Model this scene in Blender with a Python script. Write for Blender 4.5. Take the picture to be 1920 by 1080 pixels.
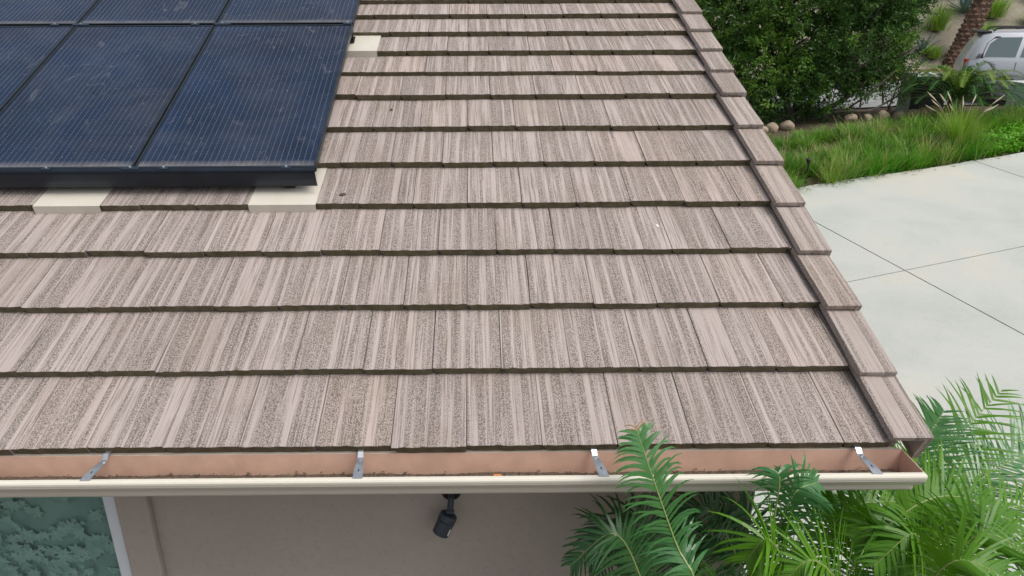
import bpy, bmesh, math, random
from mathutils import Vector, Matrix, noise as mnoise

scene = bpy.context.scene
for o in list(bpy.data.objects):
    bpy.data.objects.remove(o)
COL = scene.collection
R = math.radians

# ------------------------------------------------------------------ camera, sky, sun, exposure
cam_d = bpy.data.cameras.new('camera')
cam = bpy.data.objects.new('camera', cam_d)
COL.objects.link(cam)
cam_d.sensor_width = 36.0
cam_d.lens = 36.0 * 1331.76 / 1920.0
cam_d.shift_x = 61.68 / 1920.0
cam_d.clip_start = 0.05
cam_d.clip_end = 600.0
cr = Vector((0.99995553, -0.00856656, -0.00394344))
cu = Vector((0.00684394, 0.37150448, 0.92840593))
cf = Vector((0.00648824, 0.92839164, -0.37154659))
m = Matrix((cr, cu, -cf)).transposed().to_4x4()
m.translation = Vector((0.02279, -2.41824, 4.39992))
cam.matrix_world = m
scene.camera = cam

SUN_EL, SUN_AZ = 60.0, 125.0          # azimuth measured from +Y towards +X
world = bpy.data.worlds.new('World')
scene.world = world
world.use_nodes = True
wn = world.node_tree
wn.nodes.clear()
out = wn.nodes.new('ShaderNodeOutputWorld')
bg = wn.nodes.new('ShaderNodeBackground')
sky = wn.nodes.new('ShaderNodeTexSky')
sky.sky_type = 'NISHITA'
sky.sun_disc = False
sky.sun_elevation = R(SUN_EL)
sky.sun_rotation = R(SUN_AZ)
sky.air_density = 1.0
sky.dust_density = 4.0
sky.ozone_density = 1.0
hsv = wn.nodes.new('ShaderNodeHueSaturation')     # thin high cloud: greyer, softer sky
hsv.inputs['Saturation'].default_value = 0.38
wn.links.new(sky.outputs['Color'], hsv.inputs['Color'])
wn.links.new(hsv.outputs['Color'], bg.inputs['Color'])
bg.inputs['Strength'].default_value = 0.13
wn.links.new(bg.outputs['Background'], out.inputs['Surface'])

sun_d = bpy.data.lights.new('sun', 'SUN')
sun_d.energy = 1.5
sun_d.angle = R(30)
sun_d.color = (1.0, 0.96, 0.9)
sun = bpy.data.objects.new('sun', sun_d)
COL.objects.link(sun)
sd = Vector((math.sin(R(SUN_AZ)) * math.cos(R(SUN_EL)), math.cos(R(SUN_AZ)) * math.cos(R(SUN_EL)), math.sin(R(SUN_EL))))
sun.rotation_euler = sd.to_track_quat('Z', 'Y').to_euler()

scene.view_settings.view_transform = 'Standard'
scene.view_settings.look = 'None'
scene.view_settings.exposure = 0.24
scene.view_settings.gamma = 1.0
scene.render.engine = 'CYCLES'

# ------------------------------------------------------------------ materials
def nd(nt, t, **kw):
    n = nt.nodes.new(t)
    for k, v in kw.items():
        if k in n.inputs.keys():
            n.inputs[k].default_value = v
        else:
            setattr(n, k, v)
    return n

def base_mat(name, color=(.5, .5, .5), rough=.7, metal=0.0, spec=.5):
    mt = bpy.data.materials.new(name)
    mt.use_nodes = True
    b = mt.node_tree.nodes['Principled BSDF']
    b.inputs['Base Color'].default_value = (*color, 1)
    b.inputs['Roughness'].default_value = rough
    b.inputs['Metallic'].default_value = metal
    b.inputs['Specular IOR Level'].default_value = spec
    return mt, mt.node_tree, b

def ramp(nt, fac, stops):
    r = nt.nodes.new('ShaderNodeValToRGB')
    e = r.color_ramp.elements
    while len(e) < len(stops):
        e.new(0.5)
    for el, (p_, c_) in zip(e, stops):
        el.position = p_
        el.color = (*c_, 1) if len(c_) == 3 else c_
    nt.links.new(fac, r.inputs['Fac'])
    return r.outputs['Color']

def mix(nt, fac, a, b, mode='MIX'):
    n = nt.nodes.new('ShaderNodeMix')
    n.data_type = 'RGBA'
    n.blend_type = mode
    for i, s in ((0, fac), (6, a), (7, b)):
        if hasattr(s, 'links'):
            nt.links.new(s, n.inputs[i])
        elif i == 0:
            n.inputs[0].default_value = s
        else:
            n.inputs[i].default_value = (*s, 1)
    return n.outputs[2]

def math_n(nt, op, a, b=None, c=None):
    n = nt.nodes.new('ShaderNodeMath')
    n.operation = op
    for i, s in enumerate((a, b, c)):
        if s is None:
            continue
        if hasattr(s, 'links'):
            nt.links.new(s, n.inputs[i])
        else:
            n.inputs[i].default_value = s
    return n.outputs[0]

def coords(nt, scale=(1, 1, 1), kind='Object', rnd=False):
    tc = nt.nodes.new('ShaderNodeTexCoord')
    mp = nt.nodes.new('ShaderNodeMapping')
    mp.inputs['Scale'].default_value = scale
    src = tc.outputs[kind]
    if rnd:
        oi = nt.nodes.new('ShaderNodeObjectInfo')
        sc = nt.nodes.new('ShaderNodeVectorMath')
        sc.operation = 'MULTIPLY_ADD'
        comb = nt.nodes.new('ShaderNodeCombineXYZ')
        for i, k in enumerate((37.0, 53.0, 71.0)):
            nt.links.new(math_n(nt, 'MULTIPLY', oi.outputs['Random'], k), comb.inputs[i])
        nt.links.new(comb.outputs[0], sc.inputs[0])
        sc.inputs[1].default_value = (1, 1, 1)
        nt.links.new(src, sc.inputs[2])
        src = sc.outputs[0]
    nt.links.new(src, mp.inputs['Vector'])
    return mp.outputs['Vector']

def noise(nt, vec, scale, detail=3, rough=.55, dist=0.0):
    n = nt.nodes.new('ShaderNodeTexNoise')
    n.inputs['Scale'].default_value = scale
    n.inputs['Detail'].default_value = detail
    n.inputs['Roughness'].default_value = rough
    n.inputs['Distortion'].default_value = dist
    nt.links.new(vec, n.inputs['Vector'])
    return n.outputs['Fac']

def bump(nt, b, height, strength=.3, dist=.01):
    n = nt.nodes.new('ShaderNodeBump')
    n.inputs['Strength'].default_value = strength
    n.inputs['Distance'].default_value = dist
    nt.links.new(height, n.inputs['Height'])
    nt.links.new(n.outputs['Normal'], b.inputs['Normal'])

def simple(name, c1, c2=None, scale=8.0, rough=.7, metal=0.0, spec=.5, bmp=0.0, bscale=60.0, bdist=.005, rnd=False):
    mt, nt, b = base_mat(name, c1, rough, metal, spec)
    if c2:
        v = coords(nt, rnd=rnd)
        nt.links.new(ramp(nt, noise(nt, v, scale, 5), [(.3, c1), (.7, c2)]), b.inputs['Base Color'])
    if bmp:
        v = coords(nt)
        bump(nt, b, noise(nt, v, bscale, 4), bmp, bdist)
    return mt

def leaf_mat(name, c1, c2, rough=.45, trans=.3, scale=3.0, spec=.3):
    mt, nt, b = base_mat(name, c1, rough, 0, spec)
    v = coords(nt)
    col = ramp(nt, noise(nt, v, scale, 4), [(.3, c1), (.7, c2)])
    nt.links.new(col, b.inputs['Base Color'])
    tr = nt.nodes.new('ShaderNodeBsdfTranslucent')
    nt.links.new(col, tr.inputs['Color'])
    ms = nt.nodes.new('ShaderNodeMixShader')
    ms.inputs[0].default_value = trans
    o = nt.nodes['Material Output']
    nt.links.new(b.outputs[0], ms.inputs[1])
    nt.links.new(tr.outputs[0], ms.inputs[2])
    nt.links.new(ms.outputs[0], o.inputs['Surface'])
    return mt

def tile_mat(name, light, mid, dark):
    """concrete roof tile: raked, crumbly streaks that run up the slope (object y)"""
    mt, nt, b = base_mat(name, mid, .92, 0, .25)
    vs = coords(nt, (1, .006, .2), rnd=True)
    vg = coords(nt, (1, .75, 1), rnd=True)
    vp = coords(nt, (1, 1, 1), rnd=True)
    streak = noise(nt, vs, 30, 3, .65)
    fine = noise(nt, vs, 110, 2, .6)
    grain = noise(nt, vg, 190, 3, .7)
    patch = noise(nt, vp, 5, 4, .6)
    crumb = ramp(nt, streak, [(.41, (0, 0, 0)), (.55, (1, 1, 1))])
    pits = ramp(nt, grain, [(.42, (1, 1, 1)), (.54, (0, 0, 0))])
    k = mix(nt, 1.0, crumb, pits, 'MULTIPLY')
    col = mix(nt, math_n(nt, 'MULTIPLY', patch, .9), light, mid)
    lines = ramp(nt, fine, [(.36, (1, 1, 1)), (.42, (0, 0, 0))])
    col = mix(nt, math_n(nt, 'MULTIPLY', lines, .5), col, dark)
    col = mix(nt, math_n(nt, 'MULTIPLY', k, .9), col, dark)
    hi = mix(nt, 1.0, crumb, ramp(nt, grain, [(.56, (0, 0, 0)), (.66, (1, 1, 1))]), 'MULTIPLY')
    col = mix(nt, math_n(nt, 'MULTIPLY', hi, .55), col, (.56, .50, .42))
    moss = ramp(nt, noise(nt, vp, 60, 2), [(.68, (0, 0, 0)), (.74, (1, 1, 1))])
    col = mix(nt, math_n(nt, 'MULTIPLY', moss, .35), col, (.30, .24, .08))
    # per-tile tone and a few warm/mossy stains
    oi = nt.nodes.new('ShaderNodeObjectInfo')
    tone = ramp(nt, oi.outputs['Random'], [(0, (.89, .88, .88)), (.35, (.97, .965, .965)), (.7, (1, 1, 1)), (1, (1.0, .965, .935))])
    col = mix(nt, 1.0, col, tone, 'MULTIPLY')
    stain = ramp(nt, noise(nt, coords(nt, (1, .6, 1), rnd=True), 3.2, 4, .6), [(.52, (0, 0, 0)), (.72, (1, 1, 1))])
    col = mix(nt, math_n(nt, 'MULTIPLY', stain, .3), col, (.27, .22, .15))
    nt.links.new(col, b.inputs['Base Color'])
    h = math_n(nt, 'MULTIPLY', math_n(nt, 'MULTIPLY', grain, crumb), 1.0)
    h = math_n(nt, 'ADD', h, math_n(nt, 'MULTIPLY', fine, .5))
    bump(nt, b, h, 1.0, .007)
    return mt

M = {}
M['tile'] = tile_mat('tile_concrete', (.465, .40, .375), (.425, .362, .335), (.13, .107, .088))
M['rake'] = tile_mat('rake_concrete', (.45, .39, .36), (.38, .325, .295), (.20, .165, .14))
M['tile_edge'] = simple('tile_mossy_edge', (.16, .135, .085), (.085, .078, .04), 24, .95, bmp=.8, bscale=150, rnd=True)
M['deck'] = simple('roof_felt', (.03, .028, .025), rough=.95)
M['cream'] = simple('gutter_cream_paint', (.74, .70, .60), (.70, .66, .56), 3, .35)
M['salmon'] = simple('gutter_inside_paint', (.78, .53, .41), (.62, .41, .31), 9, .5)
M['steel'] = simple('galvanised_steel', (.62, .66, .70), (.45, .48, .52), 40, .35, .8)
M['black_screw'] = simple('dark_screw', (.03, .03, .03), rough=.5)
M['fascia'] = simple('fascia_paint', (.50, .44, .38), (.46, .40, .34), 4, .7)
M['flash'] = simple('flashing_painted_metal', (.66, .63, .55), (.60, .56, .48), 5, .45)
M['white_vinyl'] = simple('white_vinyl', (.74, .80, .83), rough=.4)
M['charcoal'] = simple('charcoal_painted_metal', (.035, .05, .065), (.045, .06, .075), 20, .45)
M['black'] = simple('black_plastic', (.012, .012, .014), rough=.5)
M['dirt'] = simple('gutter_dirt', (.07, .05, .035), (.16, .12, .085), 60, .95, bmp=1, bscale=120)
M['orange'] = simple('orange_filter', (.65, .22, .06), rough=.7)
M['paper'] = simple('white_paper', (.8, .78, .74), rough=.8)

def stucco():
    mt, nt, b = base_mat('stucco', (.36, .32, .275), .95, 0, .2)
    v = coords(nt)
    big = noise(nt, v, 1.2, 4)
    worm = nt.nodes.new('ShaderNodeTexVoronoi')
    worm.feature = 'DISTANCE_TO_EDGE'
    worm.inputs['Scale'].default_value = 34
    wv = nt.nodes.new('ShaderNodeMixRGB')
    n3 = nt.nodes.new('ShaderNodeTexNoise'); n3.inputs['Scale'].default_value = 14
    nt.links.new(v, n3.inputs['Vector'])
    wv.blend_type = 'ADD'; wv.inputs[0].default_value = .12
    nt.links.new(v, wv.inputs[1]); nt.links.new(n3.outputs['Color'], wv.inputs[2])
    nt.links.new(wv.outputs[0], worm.inputs['Vector'])
    sel = ramp(nt, noise(nt, v, 22, 3), [(.46, (0, 0, 0)), (.56, (1, 1, 1))])
    crack = ramp(nt, worm.outputs['Distance'], [(.0, (1, 1, 1)), (.035, (0, 0, 0))])
    k = mix(nt, 1, crack, sel, 'MULTIPLY')
    col = ramp(nt, big, [(.3, (.42, .37, .325)), (.7, (.47, .42, .365))])
    col = mix(nt, math_n(nt, 'MULTIPLY', k, .24), col, (.2, .17, .145))
    nt.links.new(col, b.inputs['Base Color'])
    hh = math_n(nt, 'SUBTRACT', math_n(nt, 'MULTIPLY', noise(nt, v, 60, 4), .4), k)
    bump(nt, b, hh, .4, .004)
    return mt
M['stucco'] = stucco()

def panel_glass():
    mt, nt, b = base_mat('solar_cells_glass', (.01, .014, .035), .12, 0, .32)
    v = coords(nt)
    vr = coords(nt, rnd=True)
    sx = nt.nodes.new('ShaderNodeSeparateXYZ')
    nt.links.new(v, sx.inputs[0])
    fx = math_n(nt, 'FRACT', math_n(nt, 'DIVIDE', sx.outputs[0], .0333))
    line = math_n(nt, 'LESS_THAN', fx, .045)
    fy = math_n(nt, 'FRACT', math_n(nt, 'DIVIDE', sx.outputs[1], .165))
    gap = math_n(nt, 'LESS_THAN', fy, .014)
    dash = math_n(nt, 'GREATER_THAN', math_n(nt, 'FRACT', math_n(nt, 'DIVIDE', sx.outputs[1], .0206)), .3)
    tone = ramp(nt, noise(nt, vr, 1.6, 3), [(.3, (.006, .014, .034)), (.7, (.008, .024, .064))])
    col = mix(nt, math_n(nt, 'MULTIPLY', math_n(nt, 'MULTIPLY', line, dash), .9), tone, (.24, .29, .34))
    col = mix(nt, math_n(nt, 'MULTIPLY', gap, .5), col, (.004, .005, .01))
    # dust film, smears and droppings
    film = ramp(nt, noise(nt, vr, 2.3, 6, .65, .8), [(.42, (0, 0, 0)), (.8, (1, 1, 1))])
    col = mix(nt, math_n(nt, 'MULTIPLY', film, .10), col, (.28, .27, .28))
    smear = ramp(nt, noise(nt, coords(nt, (1, .5, 1), rnd=True), 7, 6, .7, 1.6), [(.60, (0, 0, 0)), (.70, (1, 1, 1))])
    col = mix(nt, math_n(nt, 'MULTIPLY', smear, .13), col, (.45, .42, .40))
    vo = nt.nodes.new('ShaderNodeTexVoronoi'); vo.inputs['Scale'].default_value = 16
    nt.links.new(vr, vo.inputs['Vector'])
    speck = math_n(nt, 'LESS_THAN', vo.outputs['Distance'], .045)
    col = mix(nt, math_n(nt, 'MULTIPLY', speck, .6), col, (.5, .5, .48))
    # dust collected along the lower edge
    lowd = math_n(nt, 'MULTIPLY', math_n(nt, 'SUBTRACT', 1.0, math_n(nt, 'MINIMUM', math_n(nt, 'DIVIDE', sx.outputs[1], .075), 1.0)), noise(nt, vr, 9, 4))
    col = mix(nt, math_n(nt, 'MULTIPLY', lowd, .75), col, (.40, .36, .32))
    nt.links.new(col, b.inputs['Base Color'])
    nt.links.new(ramp(nt, film, [(0, (.10, .10, .10)), (1, (.3, .3, .3))]), b.inputs['Roughness'])
    return mt
M['cells'] = panel_glass()
M['panel_frame'] = simple('black_anodised_frame', (.03, .04, .05), (.05, .065, .075), 12, .35, .6)
M['skirt'] = simple('black_skirt', (.008, .013, .022), (.012, .022, .036), 9, .32, .3)
M['clamp'] = simple('dark_clamp', (.05, .09, .13), rough=.35, metal=.8)

M['concrete'] = None
def concrete():
    mt, nt, b = base_mat('driveway_concrete', (.5, .5, .46), .85, 0, .3)
    v = coords(nt, kind='Object')
    a = noise(nt, v, .45, 6, .6, .4)
    c = ramp(nt, a, [(.3, (.42, .445, .415)), (.5, (.49, .51, .475)), (.68, (.555, .53, .465))])
    s = ramp(nt, noise(nt, v, 2.2, 6, .7, .5), [(.55, (0, 0, 0)), (.8, (1, 1, 1))])
    c = mix(nt, math_n(nt, 'MULTIPLY', s, .4), c, (.40, .40, .36))
    f = ramp(nt, noise(nt, v, 60, 4, .7), [(.3, (.90, .90, .90)), (.7, (1.05, 1.05, 1.05))])
    c = mix(nt, 1, c, f, 'MULTIPLY')
    w = ramp(nt, noise(nt, coords(nt, (1, 3, 1)), 1.7, 6, .75, 1.2), [(.68, (0, 0, 0)), (.76, (1, 1, 1))])
    c = mix(nt, math_n(nt, 'MULTIPLY', w, .35), c, (.72, .74, .74))
    nt.links.new(c, b.inputs['Base Color'])
    bump(nt, b, noise(nt, v, 120, 4), .2, .003)
    return mt
M['concrete'] = concrete()
M['asphalt'] = simple('street_surface', (.26, .27, .27), (.32, .33, .33), 3, .9, bmp=.3, bscale=90)
M['soil'] = simple('bark_mulch_soil', (.055, .036, .026), (.12, .085, .06), 9, .95, bmp=1, bscale=30, bdist=.03)
M['hill'] = simple('gravel_hillside', (.36, .32, .25), (.25, .22, .17), 14, .95, bmp=1, bscale=25, bdist=.05)
M['brick'] = simple('red_brick', (.30, .11, .075), (.22, .085, .06), 6, .9, bmp=.4, rnd=True)
M['stone'] = simple('round_river_stone', (.42, .34, .25), (.28, .22, .15), 5, .85, bmp=.3, bscale=30, rnd=True)
M['red_stone'] = simple('reddish_stone', (.34, .20, .14), (.42, .30, .22), 4, .85, bmp=.3, bscale=30)
M['g1'] = leaf_mat('grass_green', (.09, .33, .012), (.16, .43, .02), trans=.42)
M['g2'] = leaf_mat('grass_deep', (.045, .22, .018), (.085, .31, .025), trans=.4)
M['g3'] = leaf_mat('grass_straw', (.46, .40, .20), (.34, .33, .13), trans=.2)
M['g4'] = leaf_mat('grass_lime', (.24, .42, .04), (.32, .47, .07), trans=.42)
M['cover'] = leaf_mat('ground_cover_leaf', (.12, .36, .015), (.19, .44, .03), trans=.35)
M['plume'] = simple('grass_plume', (.62, .54, .40), rough=.9)
M['t1'] = leaf_mat('shrub_leaf', (.028, .08, .018), (.075, .16, .03), .4, .25, 1.2)
M['t2'] = leaf_mat('shrub_leaf_young', (.10, .23, .03), (.16, .29, .04), .4, .3, 1.2)
M['bark'] = simple('grey_bark', (.12, .10, .085), (.2, .17, .145), 12, .95, bmp=.8, bscale=40)
M['palm1'] = leaf_mat('palm_leaflet', (.04, .165, .045), (.085, .25, .065), .30, .25, 2.0, .7)
M['palm2'] = leaf_mat('palm_leaflet_lime', (.065, .21, .010), (.125, .30, .014), .38, .35, 3.0, .4)
M['palm3'] = leaf_mat('palm_leaflet_dark', (.03, .11, .03), (.05, .15, .04), .35, .2, 2.0, .5)
M['palm_dry'] = leaf_mat('palm_leaflet_dry', (.36, .22, .13), (.42, .28, .10), .6, .2)
M['rachis'] = simple('palm_rachis', (.22, .30, .09), (.28, .33, .12), 8, .5)
M['palm_stem'] = simple('palm_stem', (.16, .15, .08), (.10, .09, .05), 12, .8, bmp=.5, bscale=20)
M['sago'] = leaf_mat('sago_leaflet', (.016, .07, .015), (.034, .115, .022), .6, .2, 3, .05)
M['sago_new'] = leaf_mat('sago_leaflet_young', (.12, .21, .025), (.16, .26, .03), .4, .25, 3)
M['agave'] = leaf_mat('blue_agave_leaf', (.12, .20, .19), (.17, .25, .22), .5, .1)
M['date_trunk'] = simple('date_palm_bark', (.24, .15, .10), (.09, .055, .038), 5, .95, bmp=1, bscale=20, bdist=.03)
M['box_green'] = simple('utility_box_green', (.50, .66, .57), (.46, .61, .52), 3, .5)
M['box_shade'] = simple('utility_box_shade', (.03, .033, .036), rough=.5)  # near-black tone stands in for shade on the cabinet front
M['box_top'] = simple('utility_box_top', (.55, .58, .56), rough=.5)
M['car_paint'] = simple('silver_car_paint', (.60, .62, .66), rough=.28, metal=.4)
M['car_glass'] = simple('car_glass', (.13, .18, .19), rough=.04, spec=1.0)
M['car_trim'] = simple('car_black_trim', (.02, .02, .022), rough=.5)
M['tyre'] = simple('tyre_rubber', (.02, .02, .02), rough=.85)
M['rim'] = simple('alloy_rim', (.5, .5, .52), rough=.3, metal=.8)
M['tail'] = simple('red_tail_light', (.45, .02, .015), rough=.15)
M['clear_lamp'] = simple('clear_lamp', (.7, .7, .7), rough=.1)
M['room'] = simple('room_dark', (.05, .06, .055), rough=.9)
M['lace'] = simple('sheer_curtain', (.40, .50, .47), (.54, .63, .60), 4, .9)
M['lace_leaf'] = simple('lace_leaf_thread', (.54, .64, .61), (.66, .76, .73), 12, .9)
M['lace_leaf2'] = simple('lace_leaf_thin', (.52, .62, .59), (.62, .72, .69), 12, .9)
M['lace_leaf3'] = simple('lace_leaf_sheer', (.46, .56, .53), (.56, .66, .63), 12, .9)
def window_glass():
    mt, nt, b = base_mat('window_glass')
    o = nt.nodes['Material Output']
    nt.nodes.remove(b)
    t = nt.nodes.new('ShaderNodeBsdfTransparent'); t.inputs[0].default_value = (.80, .88, .86, 1)
    g = nt.nodes.new('ShaderNodeBsdfGlossy'); g.inputs['Roughness'].default_value = .02
    fr = nt.nodes.new('ShaderNodeFresnel'); fr.inputs[0].default_value = 1.5
    ms = nt.nodes.new('ShaderNodeMixShader')
    ge = nt.nodes.new('ShaderNodeNewGeometry')
    nt.links.new(math_n(nt, 'MULTIPLY', fr.outputs[0], math_n(nt, 'SUBTRACT', 1.0, ge.outputs['Backfacing'])), ms.inputs[0])
    nt.links.new(t.outputs[0], ms.inputs[1]); nt.links.new(g.outputs[0], ms.inputs[2])
    nt.links.new(ms.outputs[0], o.inputs['Surface'])
    return mt
M['glass'] = window_glass()

# ------------------------------------------------------------------ mesh helpers
class MB:
    def __init__(self):
        self.v = []; self.f = []; self.mi = []
    def add(self, verts, faces, mi=0):
        o = len(self.v)
        self.v += [tuple(q) for q in verts]
        for fc in faces:
            self.f.append([i + o for i in fc]); self.mi.append(mi)
    def box(self, a, b, mi=0, mat=None):
        x0, y0, z0 = a; x1, y1, z1 = b
        vs = [(x0, y0, z0), (x1, y0, z0), (x1, y1, z0), (x0, y1, z0), (x0, y0, z1), (x1, y0, z1), (x1, y1, z1), (x0, y1, z1)]
        if mat is not None:
            vs = [tuple(mat @ Vector(q)) for q in vs]
        self.add(vs, [(3, 2, 1, 0), (4, 5, 6, 7), (0, 1, 5, 4), (1, 2, 6, 5), (2, 3, 7, 6), (3, 0, 4, 7)], mi)
    def tube(self, pts, radii, seg=8, mi=0, cap=True):
        pts = [Vector(q) for q in pts]
        n = len(pts)
        if not hasattr(radii, '__len__'):
            radii = [radii] * n
        rings = []
        ref = None
        for i, q in enumerate(pts):
            t = (pts[min(i + 1, n - 1)] - pts[max(i - 1, 0)]).normalized()
            if ref is None:
                ref = t.orthogonal().normalized()
            ref = (ref - t * ref.dot(t)).normalized()
            bn = t.cross(ref)
            rings.append([q + (ref * math.cos(2 * math.pi * k / seg) + bn * math.sin(2 * math.pi * k / seg)) * radii[i] for k in range(seg)])
        o = len(self.v)
        for r_ in rings:
            self.v += [tuple(q) for q in r_]
        for i in range(n - 1):
            for k in range(seg):
                k2 = (k + 1) % seg
                self.f.append([o + i * seg + k, o + i * seg + k2, o + (i + 1) * seg + k2, o + (i + 1) * seg + k]); self.mi.append(mi)
        if cap:
            self.f.append([o + k for k in reversed(range(seg))]); self.mi.append(mi)
            self.f.append([o + (n - 1) * seg + k for k in range(seg)]); self.mi.append(mi)
    def extrude_x(self, prof, x0, x1, mi=0, mis=None):
        """closed profile of (y,z) extruded along x"""
        n = len(prof); o = len(self.v)
        self.v += [(x0, y, z) for y, z in prof] + [(x1, y, z) for y, z in prof]
        for i in range(n):
            j = (i + 1) % n
            self.f.append([o + i, o + j, o + n + j, o + n + i]); self.mi.append(mis[i] if mis else mi)
        self.f.append([o + i for i in reversed(range(n))]); self.mi.append(mi)
        self.f.append([o + n + i for i in range(n)]); self.mi.append(mi)
    def mesh(self, name, mats, smooth=False):
        me = bpy.data.meshes.new(name)
        me.from_pydata(self.v, [], self.f)
        for mm in (mats if isinstance(mats, (list, tuple)) else [mats]):
            me.materials.append(mm)
        me.polygons.foreach_set('material_index', self.mi)
        if smooth:
            me.polygons.foreach_set('use_smooth', [True] * len(self.f))
        me.update()
        return me
    def build(self, name, mats, parent=None, smooth=False, fix=True):
        me = self.mesh(name, mats, smooth)
        if fix:
            b = bmesh.new(); b.from_mesh(me)
            bmesh.ops.recalc_face_normals(b, faces=b.faces)
            b.to_mesh(me); b.free()
        o = bpy.data.objects.new(name, me)
        COL.objects.link(o)
        if parent:
            o.parent = parent
        return o

def empty(name, loc=(0, 0, 0), parent=None):
    o = bpy.data.objects.new(name, None)
    o.empty_display_size = .2
    COL.objects.link(o)
    o.location = loc
    if parent:
        o.parent = parent
    return o

def tag(o, label=None, cat=None, group=None, kind=None):
    if label: o['label'] = label
    if cat: o['category'] = cat
    if group: o['group'] = group
    if kind: o['kind'] = kind
    return o

def bevel(o, w=.004, seg=2):
    md = o.modifiers.new('bevel', 'BEVEL'); md.width = w; md.segments = seg; md.limit_method = 'ANGLE'
    return o

def spline(pts, n):
    P = [Vector(q) for q in pts]
    P = [P[0] * 2 - P[1]] + P + [P[-1] * 2 - P[-2]]
    res = []
    segs = len(P) - 3
    for i in range(n):
        u = i / (n - 1) * segs
        k = min(int(u), segs - 1); t = u - k
        a, b, c, d = P[k], P[k + 1], P[k + 2], P[k + 3]
        res.append(.5 * ((2 * b) + (c - a) * t + (2 * a - 5 * b + 4 * c - d) * t * t + (3 * b - a - 3 * c + d) * t ** 3))
    return res

# ------------------------------------------------------------------ terrain
def clamp(x, a, b): return max(a, min(b, x))
def zg(x, y):
    z = -.5 + .05 * clamp(x, -8, 26) + .11 * clamp(y, -6, 14.6) + .02 * clamp(y - 14.6, 0, 8)
    if y > 22.3:
        z += .46 * (min(y, 60) - 22.3) + .5 * (1 - math.exp(-(y - 22.3) * 1.5))
    return z
b = MB()
xs = [-300, -120, -60, -30] + [-20 + i * 1.0 for i in range(66)] + [60, 110, 180, 300]
ys = [-300, -120, -50, -20] + [-8 + i * 1.0 for i in range(26)] + [17 + .8, 19, 20, 21, 22, 22.4, 22.8, 23.4] + [24 + i for i in range(30)] + [60, 100, 180, 400]
ys = sorted(set(ys))
for y in ys:
    for x in xs:
        rough_ = (mnoise.noise(Vector((x * .5, y * .5, 0))) * .25 if y > 23 else 0)
        b.v.append((x, y, zg(x, y) - .03 + rough_))
nx = len(xs)
for j in range(len(ys) - 1):
    for i in range(nx - 1):
        b.f.append([j * nx + i, j * nx + i + 1, (j + 1) * nx + i + 1, (j + 1) * nx + i])
        b.mi.append(1 if ys[j] >= 22.3 else 0)
tag(b.build('ground', [M['soil'], M['hill']], smooth=True), kind='structure')

# driveway slabs
AX = Vector((.259, -.966, 0)); BX = Vector((.966, .259, 0)); O = Vector((6.45, 7.47, 0))
drive = empty('driveway'); tag(drive, kind='structure')
gap = .011
for bi in range(-1, 4):
    for ai, (a0, a1) in enumerate(((-3.45, 0), (0, 4.9), (4.9, 9.8))):
        pass
        b0, b1 = bi * 4.88, (bi + 1) * 4.88
        if bi == -1: b0 = (-5.6, -6.3, -5.6)[ai]
        mb = MB()
        n = 8
        g = []
        for j in range(n + 1):
            for i in range(n + 1):
                q = O + AX * (a0 + gap + (a1 - a0 - 2 * gap) * j / n) + BX * (b0 + gap + (b1 - b0 - 2 * gap) * i / n)
                if ai == 0 and j == 0:
                    q -= AX * (.12 * math.sin(i * .7 + bi * 4) * .5)
                g.append((q.x, q.y, zg(q.x, q.y) + .035))
        fs = [(j * (n + 1) + i, j * (n + 1) + i + 1, (j + 1) * (n + 1) + i + 1, (j + 1) * (n + 1) + i) for j in range(n) for i in range(n)]
        mb.add(g, fs)
        low = [(x, y, z - .09) for x, y, z in g]
        ring = [i for i in range(n + 1)] + [j * (n + 1) + n for j in range(1, n + 1)] + [n * (n + 1) + i for i in range(n - 1, -1, -1)] + [j * (n + 1) for j in range(n - 1, 0, -1)]
        mb.add([g[i] for i in ring] + [low[i] for i in ring], [(i, (i + 1) % len(ring), len(ring) + (i + 1) % len(ring), len(ring) + i) for i in range(len(ring))])
        mb.build('concrete_slab', M['concrete'], drive)

# street strip beyond the planting bed
mb = MB()
sx = [4 + i for i in range(60)]
for x in sx:
    yn = 17.45 - .30 * clamp(x - 12, 0, 9)
    for y in (yn, yn + 1.2, 20, 21.9):
        mb.v.append((x, y, zg(x, y) + .01))
for i in range(len(sx) - 1):
    for j in range(3):
        mb.f.append([i * 4 + j, (i + 1) * 4 + j, (i + 1) * 4 + j + 1, i * 4 + j + 1]); mb.mi.append(0)
tag(mb.build('street', M['asphalt']), kind='structure')

# brick edging
edging = empty('brick_edging', (0, 0, 0))
tag(edging, 'low red brick edging along the far side of the street', 'edging')
bk = MB(); bk.box((-.105, -.05, 0), (.105, .05, .16)); bme = bk.mesh('brick', M['brick'])
rng = random.Random(5)
for i in range(80):
    x = 10 + i * .222
    for row in range(2):
        o = bpy.data.objects.new('brick', bme); COL.objects.link(o); o.parent = edging
        xx = x + row * .11
        o.location = (xx, 22.05 + row * .02 + rng.uniform(-.012, .012), zg(xx, 22.0) - .02 + row * .165)
        o.rotation_euler = (0, rng.uniform(-.02, .02), rng.uniform(-.06, .06))

# ------------------------------------------------------------------ house
EZ = 2.75                      # height of the eave tile arris
AL = 0.40289                   # roof pitch (5 in 12)
ca, sa = math.cos(AL), math.sin(AL)
def rp(x, s, h):               # point on the roof: along eave, up slope, above the tile-arris plane
    return Vector((x, s * ca - h * sa, EZ + s * sa + h * ca))
ROOFM = Matrix(((1, 0, 0, 0), (0, ca, -sa, 0), (0, sa, ca, EZ), (0, 0, 0, 1)))

house = empty('house', (0, .5, -.4))
tag(house, 'single-storey house with brown concrete tile roof, cream gutter and grey stucco wall', 'building')
def hpart(o):
    o.parent = house
    o.matrix_parent_inverse = Matrix.Translation((0, -.5, .4))
    return o
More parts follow.
